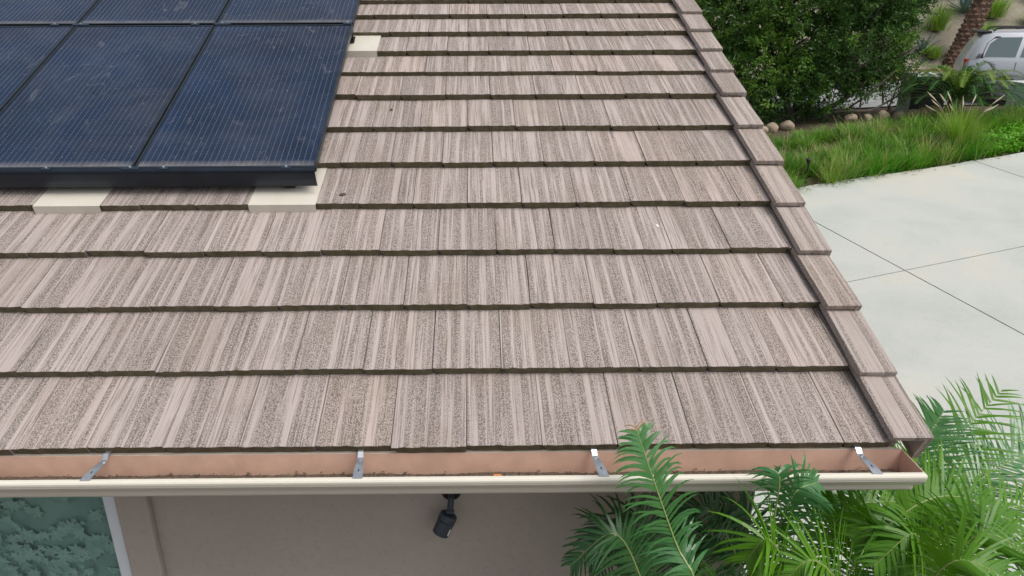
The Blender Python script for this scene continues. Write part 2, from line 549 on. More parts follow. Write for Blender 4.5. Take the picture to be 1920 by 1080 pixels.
# front wall with window opening (window X -3.3..-1.79, z .9..2.25)
WY = .5
wx0, wx1, wz0, wz1 = -3.35, -1.763, .95, 2.32
w = MB()
for a, c in (((-5.2, WY, -.9), (wx0, WY + .16, 2.52)), ((wx1, WY, -.9), (1.425, WY + .16, 2.52)), ((wx0, WY, -.9), (wx1, WY + .16, wz0)), ((wx0, WY, wz1), (wx1, WY + .16, 2.52))):
    w.box(a, c)
# gable side wall
mbv = [(1.425, WY + .16, -.9), (1.425, 9.5, -.9), (1.425, 9.5, 2.5), (1.425, 6.4, 2.75 + 6.4 * sa / ca - .2), (1.425, WY + .16, 2.9)]
w.add(mbv, [(0, 1, 2, 3, 4)])
w.add([(q[0] - .16, q[1], q[2]) for q in mbv], [(4, 3, 2, 1, 0)])
hpart(w.build('wall', M['stucco']))
tr = MB()
tr.box((wx1 + .004, WY - .05, .8), (-1.60, WY - .002, 2.515))
tr.box((wx0 - .15, WY - .05, .8), (wx0 - .004, WY - .002, 2.515))
tr.box((wx0 - .003, WY - .05, .8), (wx1 + .003, WY - .002, wz0))
tr.box((wx0 - .003, WY - .05, wz1), (wx1 + .003, WY - .002, 2.515))
hpart(bevel(tr.build('window_trim', M['stucco']), .012, 3))
win = hpart(empty('window', (0, 0, 0)))
fr = MB()
fr.box((wx1 - .062, WY - .03, wz0), (wx1, WY + .06, wz1))
fr.box((wx0, WY - .03, wz0), (wx0 + .062, WY + .06, wz1))
fr.box((wx0 + .063, WY - .03, wz0), (wx1 - .063, WY + .06, wz0 + .06))
fr.box((wx0 + .063, WY - .03, wz1 - .06), (wx1 - .063, WY + .06, wz1))
bevel(fr.build('window_frame', M['white_vinyl'], win), .004)
pn = MB(); pn.box((wx0 + .06, WY + .012, wz0 + .05), (wx1 - .06, WY + .018, wz1 - .05))
pn.build('pane', M['glass'], win)
cu_ = MB()
N = 60
for i in range(N + 1):
    x = wx0 + .02 + (wx1 - wx0 - .04) * i / N
    y = WY + .10 + .012 * math.sin(i * .55) + .006 * math.sin(i * 1.7)
    cu_.v += [(x, y, wz0), (x, y, wz1)]
for i in range(N):
    cu_.f.append([2 * i, 2 * i + 2, 2 * i + 3, 2 * i + 1]); cu_.mi.append(0)
cu_.build('curtain', M['lace'], win, smooth=True, fix=False)
lv = MB()
rng = random.Random(11)
ivy = [(0, -1.0), (.25, -.45), (.85, -.55), (.6, -.05), (1.0, .45), (.4, .4), (0, 1.15), (-.4, .4), (-1.0, .45), (-.6, -.05), (-.85, -.55), (-.25, -.45)]
def add_ivy(x, z, s, a):
    y = WY + .078 - rng.uniform(0, .006)
    pts = [(x + s * (px * math.cos(a) - pz * math.sin(a)), y + rng.uniform(-.002, .002), z + s * (px * math.sin(a) + pz * math.cos(a))) for px, pz in ivy]
    n_ = len(pts)
    lv.add([(x, y - .004, z)] + pts, [(0, 1 + i, 1 + (i + 1) % n_) for i in range(n_)], rng.choice((0, 0, 1, 2)))
for vine in range(64):
    x = rng.uniform(wx0 + .08, wx1 - .08); z = rng.uniform(1.2, wz1)
    d = rng.uniform(-.6, .6) + (math.pi if rng.random() < .5 else 0)
    for k in range(rng.randint(7, 14)):
        add_ivy(x + rng.uniform(-.02, .02), z + rng.uniform(-.02, .02), rng.uniform(.018, .046), rng.uniform(0, 6.28))
        d += rng.uniform(-.4, .4)
        x += .045 * math.cos(d); z += .045 * math.sin(d) * .8
        if not (wx0 + .08 < x < wx1 - .09 and 1.0 < z < wz1 - .02): break
lo = lv.build('curtain_leaves', [M['lace_leaf'], M['lace_leaf2'], M['lace_leaf3']], win, fix=False); lo['kind'] = 'stuff'
rm = MB(); rm.box((wx0 - .3, WY + .17, .7), (wx1 + .2, WY + 1.6, 2.45))
rmo = rm.build('room_lining', M['room'], win)
bm = bmesh.new(); bm.from_mesh(rmo.data); bmesh.ops.delete(bm, geom=[f_ for f_ in bm.faces if f_.normal.y < -.9], context='FACES'); bm.to_mesh(rmo.data); bm.free()

# soffit, fascia, barge board
s_ = MB(); s_.box((-5.2, .05, 2.525), (1.60, WY + .2, 2.545)); hpart(s_.build('soffit', M['fascia']))
s_ = MB(); s_.box((-5.2, .020, 2.50), (1.735, .048, 2.712)); hpart(s_.build('fascia', M['fascia']))
s_ = MB()
mm = ROOFM
s_.box((1.742, .045, -.26), (1.775, 7.0, -.075), mat=mm)
hpart(s_.build('barge_board', M['fascia']))
s_ = MB(); s_.box((1.43, .08, -.12), (1.742, 7.0, -.10), mat=mm); hpart(s_.build('rake_soffit', M['fascia']))

# roof deck
S = [k * .3928 for k in range(8)] + [3.07, 3.385, 3.70, 4.01, 4.29, 4.60, 4.91, 5.22, 5.53, 5.84, 6.15, 6.46, 6.77]
T = .042
XR = 1.672
d_ = MB(); d_.box((-5.2, .04, -.10), (1.74, 6.95, -.082), mat=ROOFM)
rdg = rp(0, 6.95, -.09)
d_.add([(-5.2, rdg.y, rdg.z), (1.74, rdg.y, rdg.z), (1.74, rdg.y + 6.3, rdg.z - 2.7), (-5.2, rdg.y + 6.3, rdg.z - 2.7)], [(0, 1, 2, 3)])
roof = hpart(d_.build('roof', M['deck']))
rng = random.Random(3)
W_ = .305
def tile_mesh(L, slope, seed, nseg=12):
    r_ = random.Random(seed)
    wd = W_ - .0035
    mb = MB()
    tops = []; bots = []
    for i in range(nseg + 1):
        x = wd * i / nseg
        js = r_.uniform(-.0022, .0022); jh = r_.uniform(-.0012, .0012)
        tops.append((x, js, jh - .001)); bots.append((x, js * .5 + .002, -T + r_.uniform(-.0015, .0015)))
        if i in (0,):                                   # interlock notch at the left lower corner
            bots[-1] = (x, .002, -.013)
        if i == 1:
            bots[-1] = (x, .002, -T)
    arr = [(q[0], q[1] + .003, q[2] + .0015) for q in tops]
    back = [(wd * i / nseg, L, -slope * L) for i in range(nseg + 1)]
    n = nseg + 1
    mb.v = tops + bots + arr + back + [(0, L, -slope * L - T), (wd, L, -slope * L - T), (wd, .002, -T)]
    for i in range(nseg):
        mb.f.append([i, i + 1, n + i + 1, n + i][::-1]); mb.mi.append(1)           # front, mossy
        mb.f.append([i, 2 * n + i, 2 * n + i + 1, i + 1][::-1]); mb.mi.append(0)      # arris
        mb.f.append([2 * n + i, 3 * n + i, 3 * n + i + 1, 2 * n + i + 1][::-1]); mb.mi.append(0)
    e = 4 * n
    mb.f.append([0, n, e, 3 * n, 2 * n]); mb.mi.append(0)
    mb.f.append([n - 1, 3 * n - 1, 4 * n - 1, e + 1, 2 * n - 1]); mb.mi.append(0)
    mb.f.append([n, 2 * n - 1, e + 1, e]); mb.mi.append(0)
    return mb.mesh('roof_tile', [M['tile'], M['tile_edge']])
variants = {}
X0 = -.0135
stuff_tiles = MB()
count = 0
flash_spans = [(4, -2.44, -2.05), (4, -1.235, -.85), (9, -.92, -.68)]
for k in range(len(S) - 1):
    E_ = S[k + 1] - S[k]
    slope = T / E_
    key = 'a' if k < 8 else 'b'
    for n in range(-17, 7):
        x = X0 + n * W_ + (W_ * .5 if k % 2 else 0) - W_ * 0
        x0 = x; x1 = x + W_
        if x0 > XR + .02: continue
        vis = (k <= 4 and x1 > -3.3) or (5 <= k <= 14 and x1 > -1.25)
        L = E_ + .06
        js = rng.gauss(0, .002) + (.012 if rng.random() < .04 else 0)
        jh = rng.uniform(0, .003)
        rz = rng.gauss(0, .0018)
        if vis:
            vk = (key, rng.randint(0, 4))
            if vk not in variants:
                variants[vk] = tile_mesh(L, slope, hash(vk[1]) + (7 if key == 'b' else 0))
            me = variants[vk]
            if x1 > XR + .03:                       # cut tile at the verge
                cw = max(.05, XR + .03 - x0)
                me = me.copy()
                for v_ in me.vertices:
                    v_.co.x *= cw / (W_ - .0035)
            o = bpy.data.objects.new('roof_tile', me); COL.objects.link(o); o.parent = roof
            o.matrix_parent_inverse = Matrix.Identity(4)
            o.matrix_local = ROOFM @ Matrix.Translation((x0 + .0017, S[k] + js, jh)) @ Matrix.Rotation(rz, 4, 'Z') @ Matrix.Rotation(rng.gauss(0, .0018), 4, 'Y')
            count += 1
        else:
            y0, y1 = S[k], S[k] + L
            vs = [(x0 + .002, y0, 0), (x1 - .002, y0, 0), (x1 - .002, y1, -slope * L), (x0 + .002, y1, -slope * L)]
            vs += [(q[0], q[1], q[2] - T) for q in vs]
            stuff_tiles.add([tuple(ROOFM @ Vector(q)) for q in vs], [(0, 1, 2, 3), (3, 2, 6, 7), (1, 5, 6, 2), (0, 3, 7, 4)], 0)
            stuff_tiles.add([tuple(ROOFM @ Vector(q)) for q in (vs[0], vs[1], vs[5], vs[4])], [(0, 3, 2, 1)], 1)
print('roof tiles', count)
st = stuff_tiles.build('far_roof_tiles', [M['tile'], M['tile_edge']], roof); st['kind'] = 'stuff'

# rake (verge) tiles: a top flap over the field tiles and a side flap down the barge board
def rake_mesh(L, seed):
    r_ = random.Random(seed)
    mb = MB()
    t = .026
    w0, w1 = 0, .168
    drop = .13
    n = 8
    prof = [(w0, 0), (w0 + .005, t), (w1 - .004, t), (w1, t - .005), (w1, -drop), (w1 - .028, -drop), (w1 - .028, 0)]
    secs = [0, .006] + [L * i / 6 for i in range(1, 7)]
    for si, s in enumerate(secs):
        tl = -.035 * s / .39
        for (px, ph) in prof:
            j = r_.uniform(-.0012, .0012)
            mb.v.append((px + j, s + (r_.uniform(-.002, .002) if si == 0 else 0), ph + tl + r_.uniform(-.0008, .0008) - (.003 if si == 0 and ph > 0 else 0)))
    m_ = len(prof)
    for i in range(len(secs) - 1):
        for j in range(m_):
            j2 = (j + 1) % m_
            mb.f.append([i * m_ + j, i * m_ + j2, (i + 1) * m_ + j2, (i + 1) * m_ + j]); mb.mi.append(0)
    mb.f.append(list(range(m_))); mb.mi.append(0)
    mb.f.append([(len(secs) - 1) * m_ + j for j in reversed(range(m_))]); mb.mi.append(0)
    # nail head
    mb.tube([(.07, L * .42, t - .02), (.07, L * .42, t - .012)], .0, 6, 0)
    me = mb.mesh('rake_tile', [M['rake'], M['tile_edge']])
    bmm = bmesh.new(); bmm.from_mesh(me); bmesh.ops.recalc_face_normals(bmm, faces=bmm.faces); bmm.to_mesh(me); bmm.free()
    return me
rk = [rake_mesh(.46, i) for i in range(3)]
starts = [-.012] + [S[k] - .075 for k in range(1, 18)]
for i, s in enumerate(starts):
    o = bpy.data.objects.new('rake_tile', rk[i % 3]); COL.objects.link(o); o.parent = roof
    o.matrix_local = ROOFM @ Matrix.Translation((1.680 + rng.uniform(-.004, .004), s, .026 + rng.uniform(-.002, .002))) @ Matrix.Rotation(rng.gauss(0, .006), 4, 'Z')
    nm = MB(); nm.tube([(0, 0, 0), (0, 0, .004)], .006, 8)
    no = nm.build('nail', M['black_screw'], roof)
    no.matrix_local = o.matrix_local @ Matrix.Translation((.08, .17, .0125))

# gutter
gx0, gx1 = -5.2, 1.765
pr_in = [(.015, 2.705), (.015, 2.588), (-.083, 2.588), (-.097, 2.617), (-.128, 2.648), (-.146, 2.676), (-.152, 2.692), (-.135, 2.692), (-.135, 2.686)]
pr_out = [(-.137, 2.703), (-.150, 2.7045), (-.158, 2.703), (-.162, 2.697), (-.162, 2.688), (-.158, 2.686), (-.158, 2.676), (-.152, 2.668), (-.134, 2.642), (-.104, 2.622), (-.098, 2.618), (-.098, 2.596), (-.088, 2.583), (.019, 2.583), (.019, 2.705)]
prof = pr_in[:-2] + [(-.133, 2.692)] + pr_out
mis = [1] * (len(pr_in) - 1) + [0] * (len(pr_out))
g_ = MB(); g_.extrude_x(prof, gx0, gx1, 0, mis)
# open profile ends: the end polygon of a U-shape is thin enough to stay closed
gut = hpart(g_.build('gutter', [M['cream'], M['salmon']]))
ec = MB()
ec.add([(gx1 + .001, y, z) for y, z in [(.017, 2.70), (.017, 2.585), (-.09, 2.585), (-.1, 2.612), (-.156, 2.68), (-.156, 2.70)]] +
       [(gx1 + .004, y, z) for y, z in [(.017, 2.70), (.017, 2.585), (-.09, 2.585), (-.1, 2.612), (-.156, 2.68), (-.156, 2.70)]],
       [(0, 1, 2, 3, 4, 5), (11, 10, 9, 8, 7, 6)] + [(i, (i + 1) % 6, 6 + (i + 1) % 6, 6 + i) for i in range(6)])
ec.build('end_cap', M['salmon'], gut)
def hanger(x, tilt):
    h_ = MB()
    pts = [(.012, 2.728), (-.004, 2.728), (-.012, 2.722), (-.022, 2.712), (-.034, 2.7095), (-.075, 2.711), (-.118, 2.7115), (-.150, 2.7085)]
    wds = [.011, .011, .011, .0115, .013, .016, .018, .019]
    for (y, z), wd in zip(pts, wds):
        xo = x + tilt * (-y)
        h_.v += [(xo - wd, y, z), (xo + wd, y, z), (xo + wd, y, z - .0025), (xo - wd, y, z - .0025)]
    n = len(pts)
    for i in range(n - 1):
        for j in range(4):
            j2 = (j + 1) % 4
            h_.f.append([i * 4 + j, i * 4 + j2, (i + 1) * 4 + j2, (i + 1) * 4 + j]); h_.mi.append(0)
    h_.f.append([0, 1, 2, 3]); h_.f.append([(n - 1) * 4 + j for j in range(4)]); h_.mi += [0, 0]
    h_.tube([(x, -.036, 2.709), (x, -.036, 2.715)], .006, 10, 0)
    h_.box((x - .002 + tilt * .11, -.112, 2.7095), (x + .002 + tilt * .11, -.098, 2.7125), 1)
    o = h_.build('gutter_hanger', [M['steel'], M['black_screw']], gut)
    return o
for x, tl in ((-2.42, 0), (-1.46, -.12), (-.44, 0.05), (.50, .12), (1.57, .05)):
    hanger(x, tl)

# dirt and litter lying in the gutter
dm = MB(); rng = random.Random(9)
n = 700
xsl = [-5.1 + 6.85 * i / n for i in range(n + 1)]
for i, x in enumerate(xsl):
    hgt = .024 + .012 * (mnoise.noise(Vector((x * 3, 0, 0))) + .3) + rng.uniform(-.002, .004)
    for y, kf in ((.013, .6), (-.02, 1.0), (-.06, .8), (-.083, .15)):
        dm.v.append((x, y, 2.5895 + max(.002, hgt * kf + rng.uniform(-.002, .002))))
for i in range(n):
    for j in range(3):
        dm.f.append([i * 4 + j, (i + 1) * 4 + j, (i + 1) * 4 + j + 1, i * 4 + j + 1]); dm.mi.append(0)
for _ in range(700):
    x = rng.uniform(-5, 1.7); y = rng.uniform(-.08, .008); s = rng.uniform(.003, .009); z = 2.612 + rng.uniform(0, .012)
    a = rng.uniform(0, 6.28)
    c, q = math.cos(a) * s, math.sin(a) * s
    dm.add([(x + c, y + q, z), (x - q, y + c, z + s * .7), (x - c, y - q, z), (x + q, y - c, z + s * .4)], [(0, 1, 2, 3)], rng.choice((0, 0, 1)))
tag(dm.build('gutter_dirt', [M['dirt'], M['palm_stem']], fix=False), 'dark dirt and leaf litter settled in the cream gutter', 'dirt', kind='stuff')
om = MB(); om.tube([(.094, -.03, 2.626), (.126, -.03, 2.6265)], .0055, 10)
tag(bevel(om.build('cigarette_filter', M['orange'], smooth=False), .001, 1), 'small orange cigarette filter lying in the gutter', 'litter')

# loose bits on the roof
def bit(name, x, s, h, sz, mt, label, cat):
    q = rp(x, s, h)
    mb = MB(); r_ = random.Random(int(x * 1000) + 7)
    pts = [(sz * (.6 + .5 * r_.random()) * math.cos(a), sz * (.35 + .4 * r_.random()) * math.sin(a), .002 + r_.uniform(0, .004)) for a in [i * math.pi / 4 for i in range(8)]]
    mb.add(pts + [(a_, b_, -.002) for a_, b_, c_ in pts], [tuple(range(8))] + [(i, 8 + i, 8 + (i + 1) % 8, (i + 1) % 8) for i in range(8)] + [tuple(range(15, 7, -1))])
    o = mb.build(name, mt)
    o.matrix_world = Matrix.Translation(q) @ Matrix.Rotation(AL - .08, 4, 'X') @ Matrix.Rotation(r_.uniform(0, 3), 4, 'Z')
    tag(o, label, cat)
bit('paper_scrap', 1.02, 1.39, -.022, .014, M['paper'], 'small white scrap lying on a roof tile near the verge', 'litter')
bit('dry_leaf', -.72, 1.66, -.003, .022, M['dirt'], 'small dark dry leaf on the tile beside the cream flashing', 'leaf')
bit('leaf_scrap', -.52, 2.60, -.02, .016, M['dirt'], 'tiny dark leaf scrap on the roof right of the solar panels', 'leaf')

# ------------------------------------------------------------------ solar array
PX = [-.86, -1.88, -2.90, -3.92]
PS = [(1.715, 3.505), (3.535, 5.325)]
PH = .15
pos_names = [['front row, nearest the open tiles', 'front row, second from the open tiles', 'front row, at the left picture edge'],
             ['back row, nearest the open tiles', 'back row, second from the open tiles', 'back row, at the left picture edge']]
fm = MB(); LEN = PS[0][1] - PS[0][0]; PW = 1.008
tH = .035; fw_ = .012
for a, c in (((0, 0, -tH), (fw_, LEN, 0)), ((PW - fw_, 0, -tH), (PW, LEN, 0)), ((fw_, 0, -tH), (PW - fw_, fw_, 0)), ((fw_, LEN - fw_, -tH), (PW - fw_, LEN, 0))):
    fm.box(a, c)
fme = fm.mesh('frame', M['panel_frame'])
gm = MB(); gm.box((fw_ + .0005, fw_ + .0005, -.008), (PW - fw_ - .0005, LEN - fw_ - .0005, -.0035)); gme = gm.mesh('glass', M['cells'])
bs = MB(); bs.box((fw_ + .001, fw_ + .001, -.012), (PW - fw_ - .001, LEN - fw_ - .001, -.0085)); bsm = bs.mesh('back_sheet', M['black'])
for r_i, (s0, s1) in enumerate(PS):
    for c_i in range(3):
        e = empty('solar_panel')
        e.matrix_world = ROOFM @ Matrix.Translation((PX[c_i] - PW, s0, PH))
        for nm, me in (('frame', fme), ('glass', gme), ('back_sheet', bsm)):
            o = bpy.data.objects.new(nm, me); COL.objects.link(o); o.parent = e
        tag(e, 'dark blue solar panel with thin white lines, ' + pos_names[r_i][c_i], 'solar panel', 'solar panels on the roof')
sk = MB()
prof = [(1.712, .150), (1.700, .149), (1.690, .142), (1.685, .125), (1.683, .08), (1.685, .045), (1.690, .036), (1.694, .036), (1.690, .05), (1.689, .12), (1.696, .142), (1.712, .145)]
n = len(prof)
sk.v = [tuple(rp(-3.92, s, h)) for s, h in prof] + [tuple(rp(-.862, s, h)) for s, h in prof]
for i in range(n):
    j = (i + 1) % n
    sk.f.append([i, j, n + j, n + i]); sk.mi.append(0)
sk.f.append(list(range(n))); sk.f.append([n + i for i in reversed(range(n))]); sk.mi += [0, 0]
skirt = empty('array_skirt', tuple(rp(-2.39, 1.69, .036)))
o = sk.build('skirt_profile', M['skirt']); o.parent = skirt; o.matrix_parent_inverse = Matrix.Translation(skirt.location).inverted()
tag(skirt, 'long glossy black skirt along the lower edge of the solar panels', 'skirt')
def clamp_part(x, s, wd, ln, parent):
    c_ = MB(); c_.box((x - wd, s - ln, PH - .001), (x + wd, s + ln, PH + .005), mat=ROOFM)
    c_.tube([rp(x, s, PH + .005), rp(x, s, PH + .011)], .007, 8, 1)
    q = c_.build('clamp', [M['clamp'], M['steel']]); q.parent = parent
    q.matrix_parent_inverse = Matrix.Translation(parent.location).inverted()
for x in (-1.02, -1.70, -1.885, -2.35, -3.1):
    clamp_part(x, 1.708, .05 if x == -1.885 else .025, .012, skirt)
rail = empty('mounting_rail', tuple(rp(-2.4, 3.52, .1)))
rb = MB(); rb.box((-3.92, 3.50, .062), (-.868, 3.54, .108), mat=ROOFM)
q = rb.build('rail', M['panel_frame']); q.parent = rail; q.matrix_parent_inverse = Matrix.Translation(rail.location).inverted()
for x in (-.90, -1.82, -2.02, -2.86, -3.05):
    clamp_part(x, 3.52, .06 if x in (-1.82, -2.86) else .03, .017, rail)
tag(rail, 'dark mounting rail with clamps between the two rows of solar panels', 'rail')

def flashing(x0, x1, s0, s1, label, foot):
    e = empty('roof_flashing', tuple(rp((x0 + x1) / 2, s0, .0)))
    inv = Matrix.Translation(e.location).inverted()
    sl = T / .39
    f_ = MB()
    a = [(x0, s0, 0.009), (x1, s0, .009), (x1, s1, .009 - sl * (s1 - s0)), (x0, s1, .009 - sl * (s1 - s0))]
    lipb = [(x0, s0 - .006, -.040), (x1, s0 - .006, -.040)]
    toe = [(x0 - .008, s0 - .024, -.042), (x1 + .002, s0 - .024, -.042)]
    vs = a + lipb + toe
    th = .002
    vs2 = [(q[0], q[1], q[2] - th) for q in vs]
    f_.add([tuple(ROOFM @ Vector(q)) for q in vs + vs2], [(0, 1, 2, 3), (4, 5, 1, 0), (6, 7, 5, 4), (11, 10, 9, 8), (8, 9, 13, 12), (12, 13, 15, 14), (6, 14, 15, 7), (1, 9, 10, 2), (0, 3, 11, 8), (2, 10, 11, 3)])
    o = f_.build('plate', M['flash']); o.parent = e; o.matrix_parent_inverse = inv
    ft = MB()
    fx, fs = foot
    ft.box((fx - .03, fs - .03, .0), (fx + .03, fs + .03, .012), mat=ROOFM)
    ft.box((fx - .024, fs - .012, .012), (fx - .016, fs + .012, .105), mat=ROOFM)
    ft.box((fx + .016, fs - .012, .012), (fx + .024, fs + .012, .105), mat=ROOFM)
    ft.tube([rp(fx - .04, fs, .03), rp(fx + .04, fs, .03)], .006, 8)
    o = ft.build('mount_foot', M['black']); o.parent = e; o.matrix_parent_inverse = inv
    tag(e, label, 'flashing', 'cream metal flashings under the solar mounts')
flashing(-2.425, -2.055, 1.553, 2.0, 'cream metal flashing under the panel skirt, left of the two', (-2.2, 1.77))
flashing(-1.232, -.858, 1.553, 2.0, 'cream metal flashing under the right end of the panel skirt', (-1.03, 1.75))
flashing(-1.03, -.685, 3.372, 3.75, 'small cream metal flashing beside the solar panels, high on the roof', (-.90, 3.55))

# ------------------------------------------------------------------ spotlight on the wall
sp = empty('spotlight', (-.10, WY, 2.14))
tag(sp, 'dark grey bullet spotlight on the stucco wall below the gutter, tilted down', 'spotlight')
inv = Matrix.Translation(sp.location).inverted()
def sp_part(mb, name, mt, sm=True):
    o = mb.build(name, mt, smooth=False); o.parent = sp; o.matrix_parent_inverse = inv
    md = o.modifiers.new('bevel', 'BEVEL'); md.width = .003; md.segments = 2; md.limit_method = 'ANGLE'
    return o
b_ = MB(); b_.tube([(-.10, WY - .001, 2.145), (-.10, WY - .018, 2.145), (-.10, WY - .024, 2.145)], [.048, .048, .036], 24); sp_part(b_, 'mount_base', M['black'])
b_ = MB(); b_.tube([(-.10, WY - .02, 2.145), (-.10, WY - .055, 2.135), (-.103, WY - .075, 2.11), (-.106, WY - .08, 2.085)], .016, 12); sp_part(b_, 'arm', M['charcoal'])
b_ = MB(); b_.tube([(-.125, WY - .082, 2.078), (-.085, WY - .082, 2.078)], .013, 12); sp_part(b_, 'knuckle', M['charcoal'])
ax = Vector((-.40, -.25, -.85)).normalized()
p0 = Vector((-.108, WY - .083, 2.070))
b_ = MB(); b_.tube([p0, p0 + ax * .006, p0 + ax * .038], [.036, .044, .045], 24); sp_part(b_, 'cap', M['charcoal'])
b_ = MB(); b_.tube([p0 + ax * .040, p0 + ax * .100, p0 + ax * .112], [.043, .043, .0425], 24, cap=True); sp_part(b_, 'housing', M['charcoal'])
b_ = MB(); b_.tube([p0 + ax * .1115, p0 + ax * .1135], [.036, .036], 20); sp_part(b_, 'lens', M['black'])
lab = MB(); side = ax.cross(Vector((0, -1, 0))).normalized(); fwd = side.cross(ax).normalized()
c0 = p0 + ax * .078 - side * .028 + fwd * (.0335 if fwd.y < 0 else -.0335)
lab.add([c0 + side * -.004 + ax * -.018, c0 + side * .004 + ax * -.018 , c0 + side * .004 + ax * .018, c0 + side * -.004 + ax * .018], [(0, 1, 2, 3)])
lab.build('label_sticker', M['paper']).parent = sp
bpy.data.objects['label_sticker'].matrix_parent_inverse = inv

# ------------------------------------------------------------------ fronds
def frond_mesh(mb, pts, length, n, normal=(0, -.35, 1), droop=.5, start=.3, wid=.012, mi_leaf=0, mi_r=1, fwd=.55, rng=None, rad=.007, mi_tip=None, curl=1.0, seg=5):
    C_ = spline(pts, 40)
    mb.tube(C_[::2] + [C_[-1]], [rad * (1 - .85 * i / 20) for i in range(21)], 5, mi_r)
    N0 = Vector(normal).normalized()
    for i in range(n):
        u = start + (1 - start) * (i + .5) / n
        f = u * 39; k = min(int(f), 38); q = C_[k].lerp(C_[k + 1], f - k)
        t = (C_[min(k + 2, 39)] - C_[max(k - 1, 0)]).normalized()
        nn = (N0 - t * N0.dot(t)).normalized()
        sd_ = t.cross(nn).normalized()
        prof_ = math.sin(math.pi * clamp((u - start) / (1 - start) * .80 + .17, 0, 1)) ** .6
        for sgn in (-1, 1):
            L = length * prof_ * rng.uniform(.85, 1.1)
            fw2 = fwd + .5 * (u - start)
            if rng.random() < .06: continue
            d = (sd_ * sgn + t * (fw2 + rng.gauss(0, .13)) + nn * rng.gauss(.2, .16)).normalized()
            dl = droop * rng.uniform(.6, 1.5)
            w = wid * rng.uniform(.85, 1.15) * (.4 if mi_tip is not None and u > .965 else 1)
            p_ = q.copy(); rows = []
            for s in range(seg + 1):
                tt = s / seg
                ww = w * (1 - tt) ** .55 * (0.65 + .35 * min(1, tt * 6)) + .0006
                side = d.cross(nn)
                if side.length < 1e-4: side = t.copy()
                side.normalize()
                rows.append((p_ - side * ww * .5, p_ + side * ww * .5))
                d = (d + Vector((0, 0, -1)) * dl * curl * (.25 + tt * .9) * (1.0 / seg) * 2.2).normalized()
                p_ = p_ + d * (L / seg)
            o = len(mb.v)
            for a_, b_ in rows:
                mb.v += [tuple(a_), tuple(b_)]
            mi_ = mi_leaf
            if mi_tip is not None and mi_tip >= 4 and rng.random() < .015: mi_ = 4
            if mi_tip is not None and u > .965: mi_ = mi_tip
            for s in range(seg):
                mb.f.append([o + 2 * s, o + 2 * s + 1, o + 2 * s + 3, o + 2 * s + 2]); mb.mi.append(mi_)

PF = {
'A':[(0.843, -0.42, 2.342), (0.754, -0.36, 2.562), (0.656, -0.3, 2.824), (0.604, -0.22, 2.975)],
'A2':[(0.775, -0.1, 1.8), (0.712, 0.0, 2.126), (0.663, 0.1, 2.273), (0.495, 0.1, 2.096)],
'A3':[(0.929, 0.1, 1.574), (0.86, 0.15, 1.92), (0.745, 0.2, 2.248), (0.585, 0.15, 1.939)],
'A4':[(0.776, -0.2, 1.911), (0.696, -0.15, 2.21), (0.583, -0.1, 2.388), (0.416, -0.1, 2.223)],
'H1':[(1.381, 0.15, 1.581), (1.241, 0.2, 1.996), (1.079, 0.25, 2.234), (0.928, 0.25, 2.128)],
'H2':[(1.365, 0.2, 1.456), (1.247, 0.25, 1.885), (1.146, 0.3, 2.003), (0.981, 0.3, 1.841)],
'H3':[(1.445, 0.2, 1.455), (1.376, 0.25, 1.883), (1.305, 0.3, 2.16), (1.12, 0.3, 2.224)],
'B1':[(1.171, -0.2, 2.14), (1.172, -0.25, 2.511), (1.197, -0.28, 2.721), (1.285, -0.25, 2.745)],
'B2':[(1.193, -0.2, 2.14), (1.138, -0.28, 2.587), (1.122, -0.3, 2.796), (1.117, -0.25, 2.806)],
'B3':[(1.482, 0.0, 1.84), (1.509, 0.0, 2.233), (1.643, 0.05, 2.389), (1.881, 0.1, 2.375)],
'B4':[(1.492, 0.1, 1.735), (1.532, 0.2, 2.055), (1.694, 0.3, 2.248), (1.9, 0.4, 2.231)],
'B5':[(1.315, -0.3, 2.073), (1.2, -0.35, 2.397), (1.078, -0.38, 2.6), (1.014, -0.38, 2.503)],
'B6':[(1.577, -0.1, 1.851), (1.602, -0.1, 2.209), (1.674, -0.1, 2.403), (1.575, -0.1, 2.349)],
'C1':[(1.682, 0.0, 2.054), (1.86, 0.05, 2.339), (2.108, 0.1, 2.401), (2.446, 0.1, 2.238)],
'C2':[(1.921, 0.1, 1.729), (2.199, 0.3, 2.024), (2.568, 0.5, 2.212), (3.008, 0.7, 2.227)],
'C3':[(2.071, 0.3, 1.517), (2.265, 0.5, 2.019), (2.522, 0.7, 2.265), (2.858, 0.9, 2.464)],
'C4':[(1.97, 0.2, 1.623), (2.093, 0.35, 2.046), (2.199, 0.5, 2.31), (2.342, 0.6, 2.521)],
'C5':[(1.86, -0.1, 1.848), (1.833, -0.15, 2.253), (1.739, -0.2, 2.461), (1.584, -0.25, 2.35)],
'C6':[(1.954, -0.1, 1.846), (2.008, -0.1, 2.204), (2.121, -0.1, 2.37), (2.414, -0.1, 2.199)],
'C7':[(1.988, 0.0, 1.737), (2.101, 0.1, 2.138), (2.385, 0.2, 2.23), (2.764, 0.3, 2.206)],
'C8':[(1.839, -0.2, 1.897), (1.779, -0.3, 2.288), (1.828, -0.35, 2.466), (2.008, -0.4, 2.409)],
'C9':[(2.121, 0.3, 1.408), (2.222, 0.5, 1.71), (2.46, 0.7, 1.926), (2.819, 0.9, 2.056)],
'D1':[(2.368, 0.5, 1.303), (2.661, 0.7, 1.818), (2.969, 0.9, 2.055), (3.431, 1.1, 2.132)],
'D2':[(1.902, 0.1, 1.696), (1.882, 0.2, 2.051), (1.83, 0.25, 2.195), (1.688, 0.25, 2.151)],
'D3':[(1.529, -0.3, 2.07), (1.366, -0.38, 2.398), (1.237, -0.4, 2.519), (1.144, -0.42, 2.44)],
}
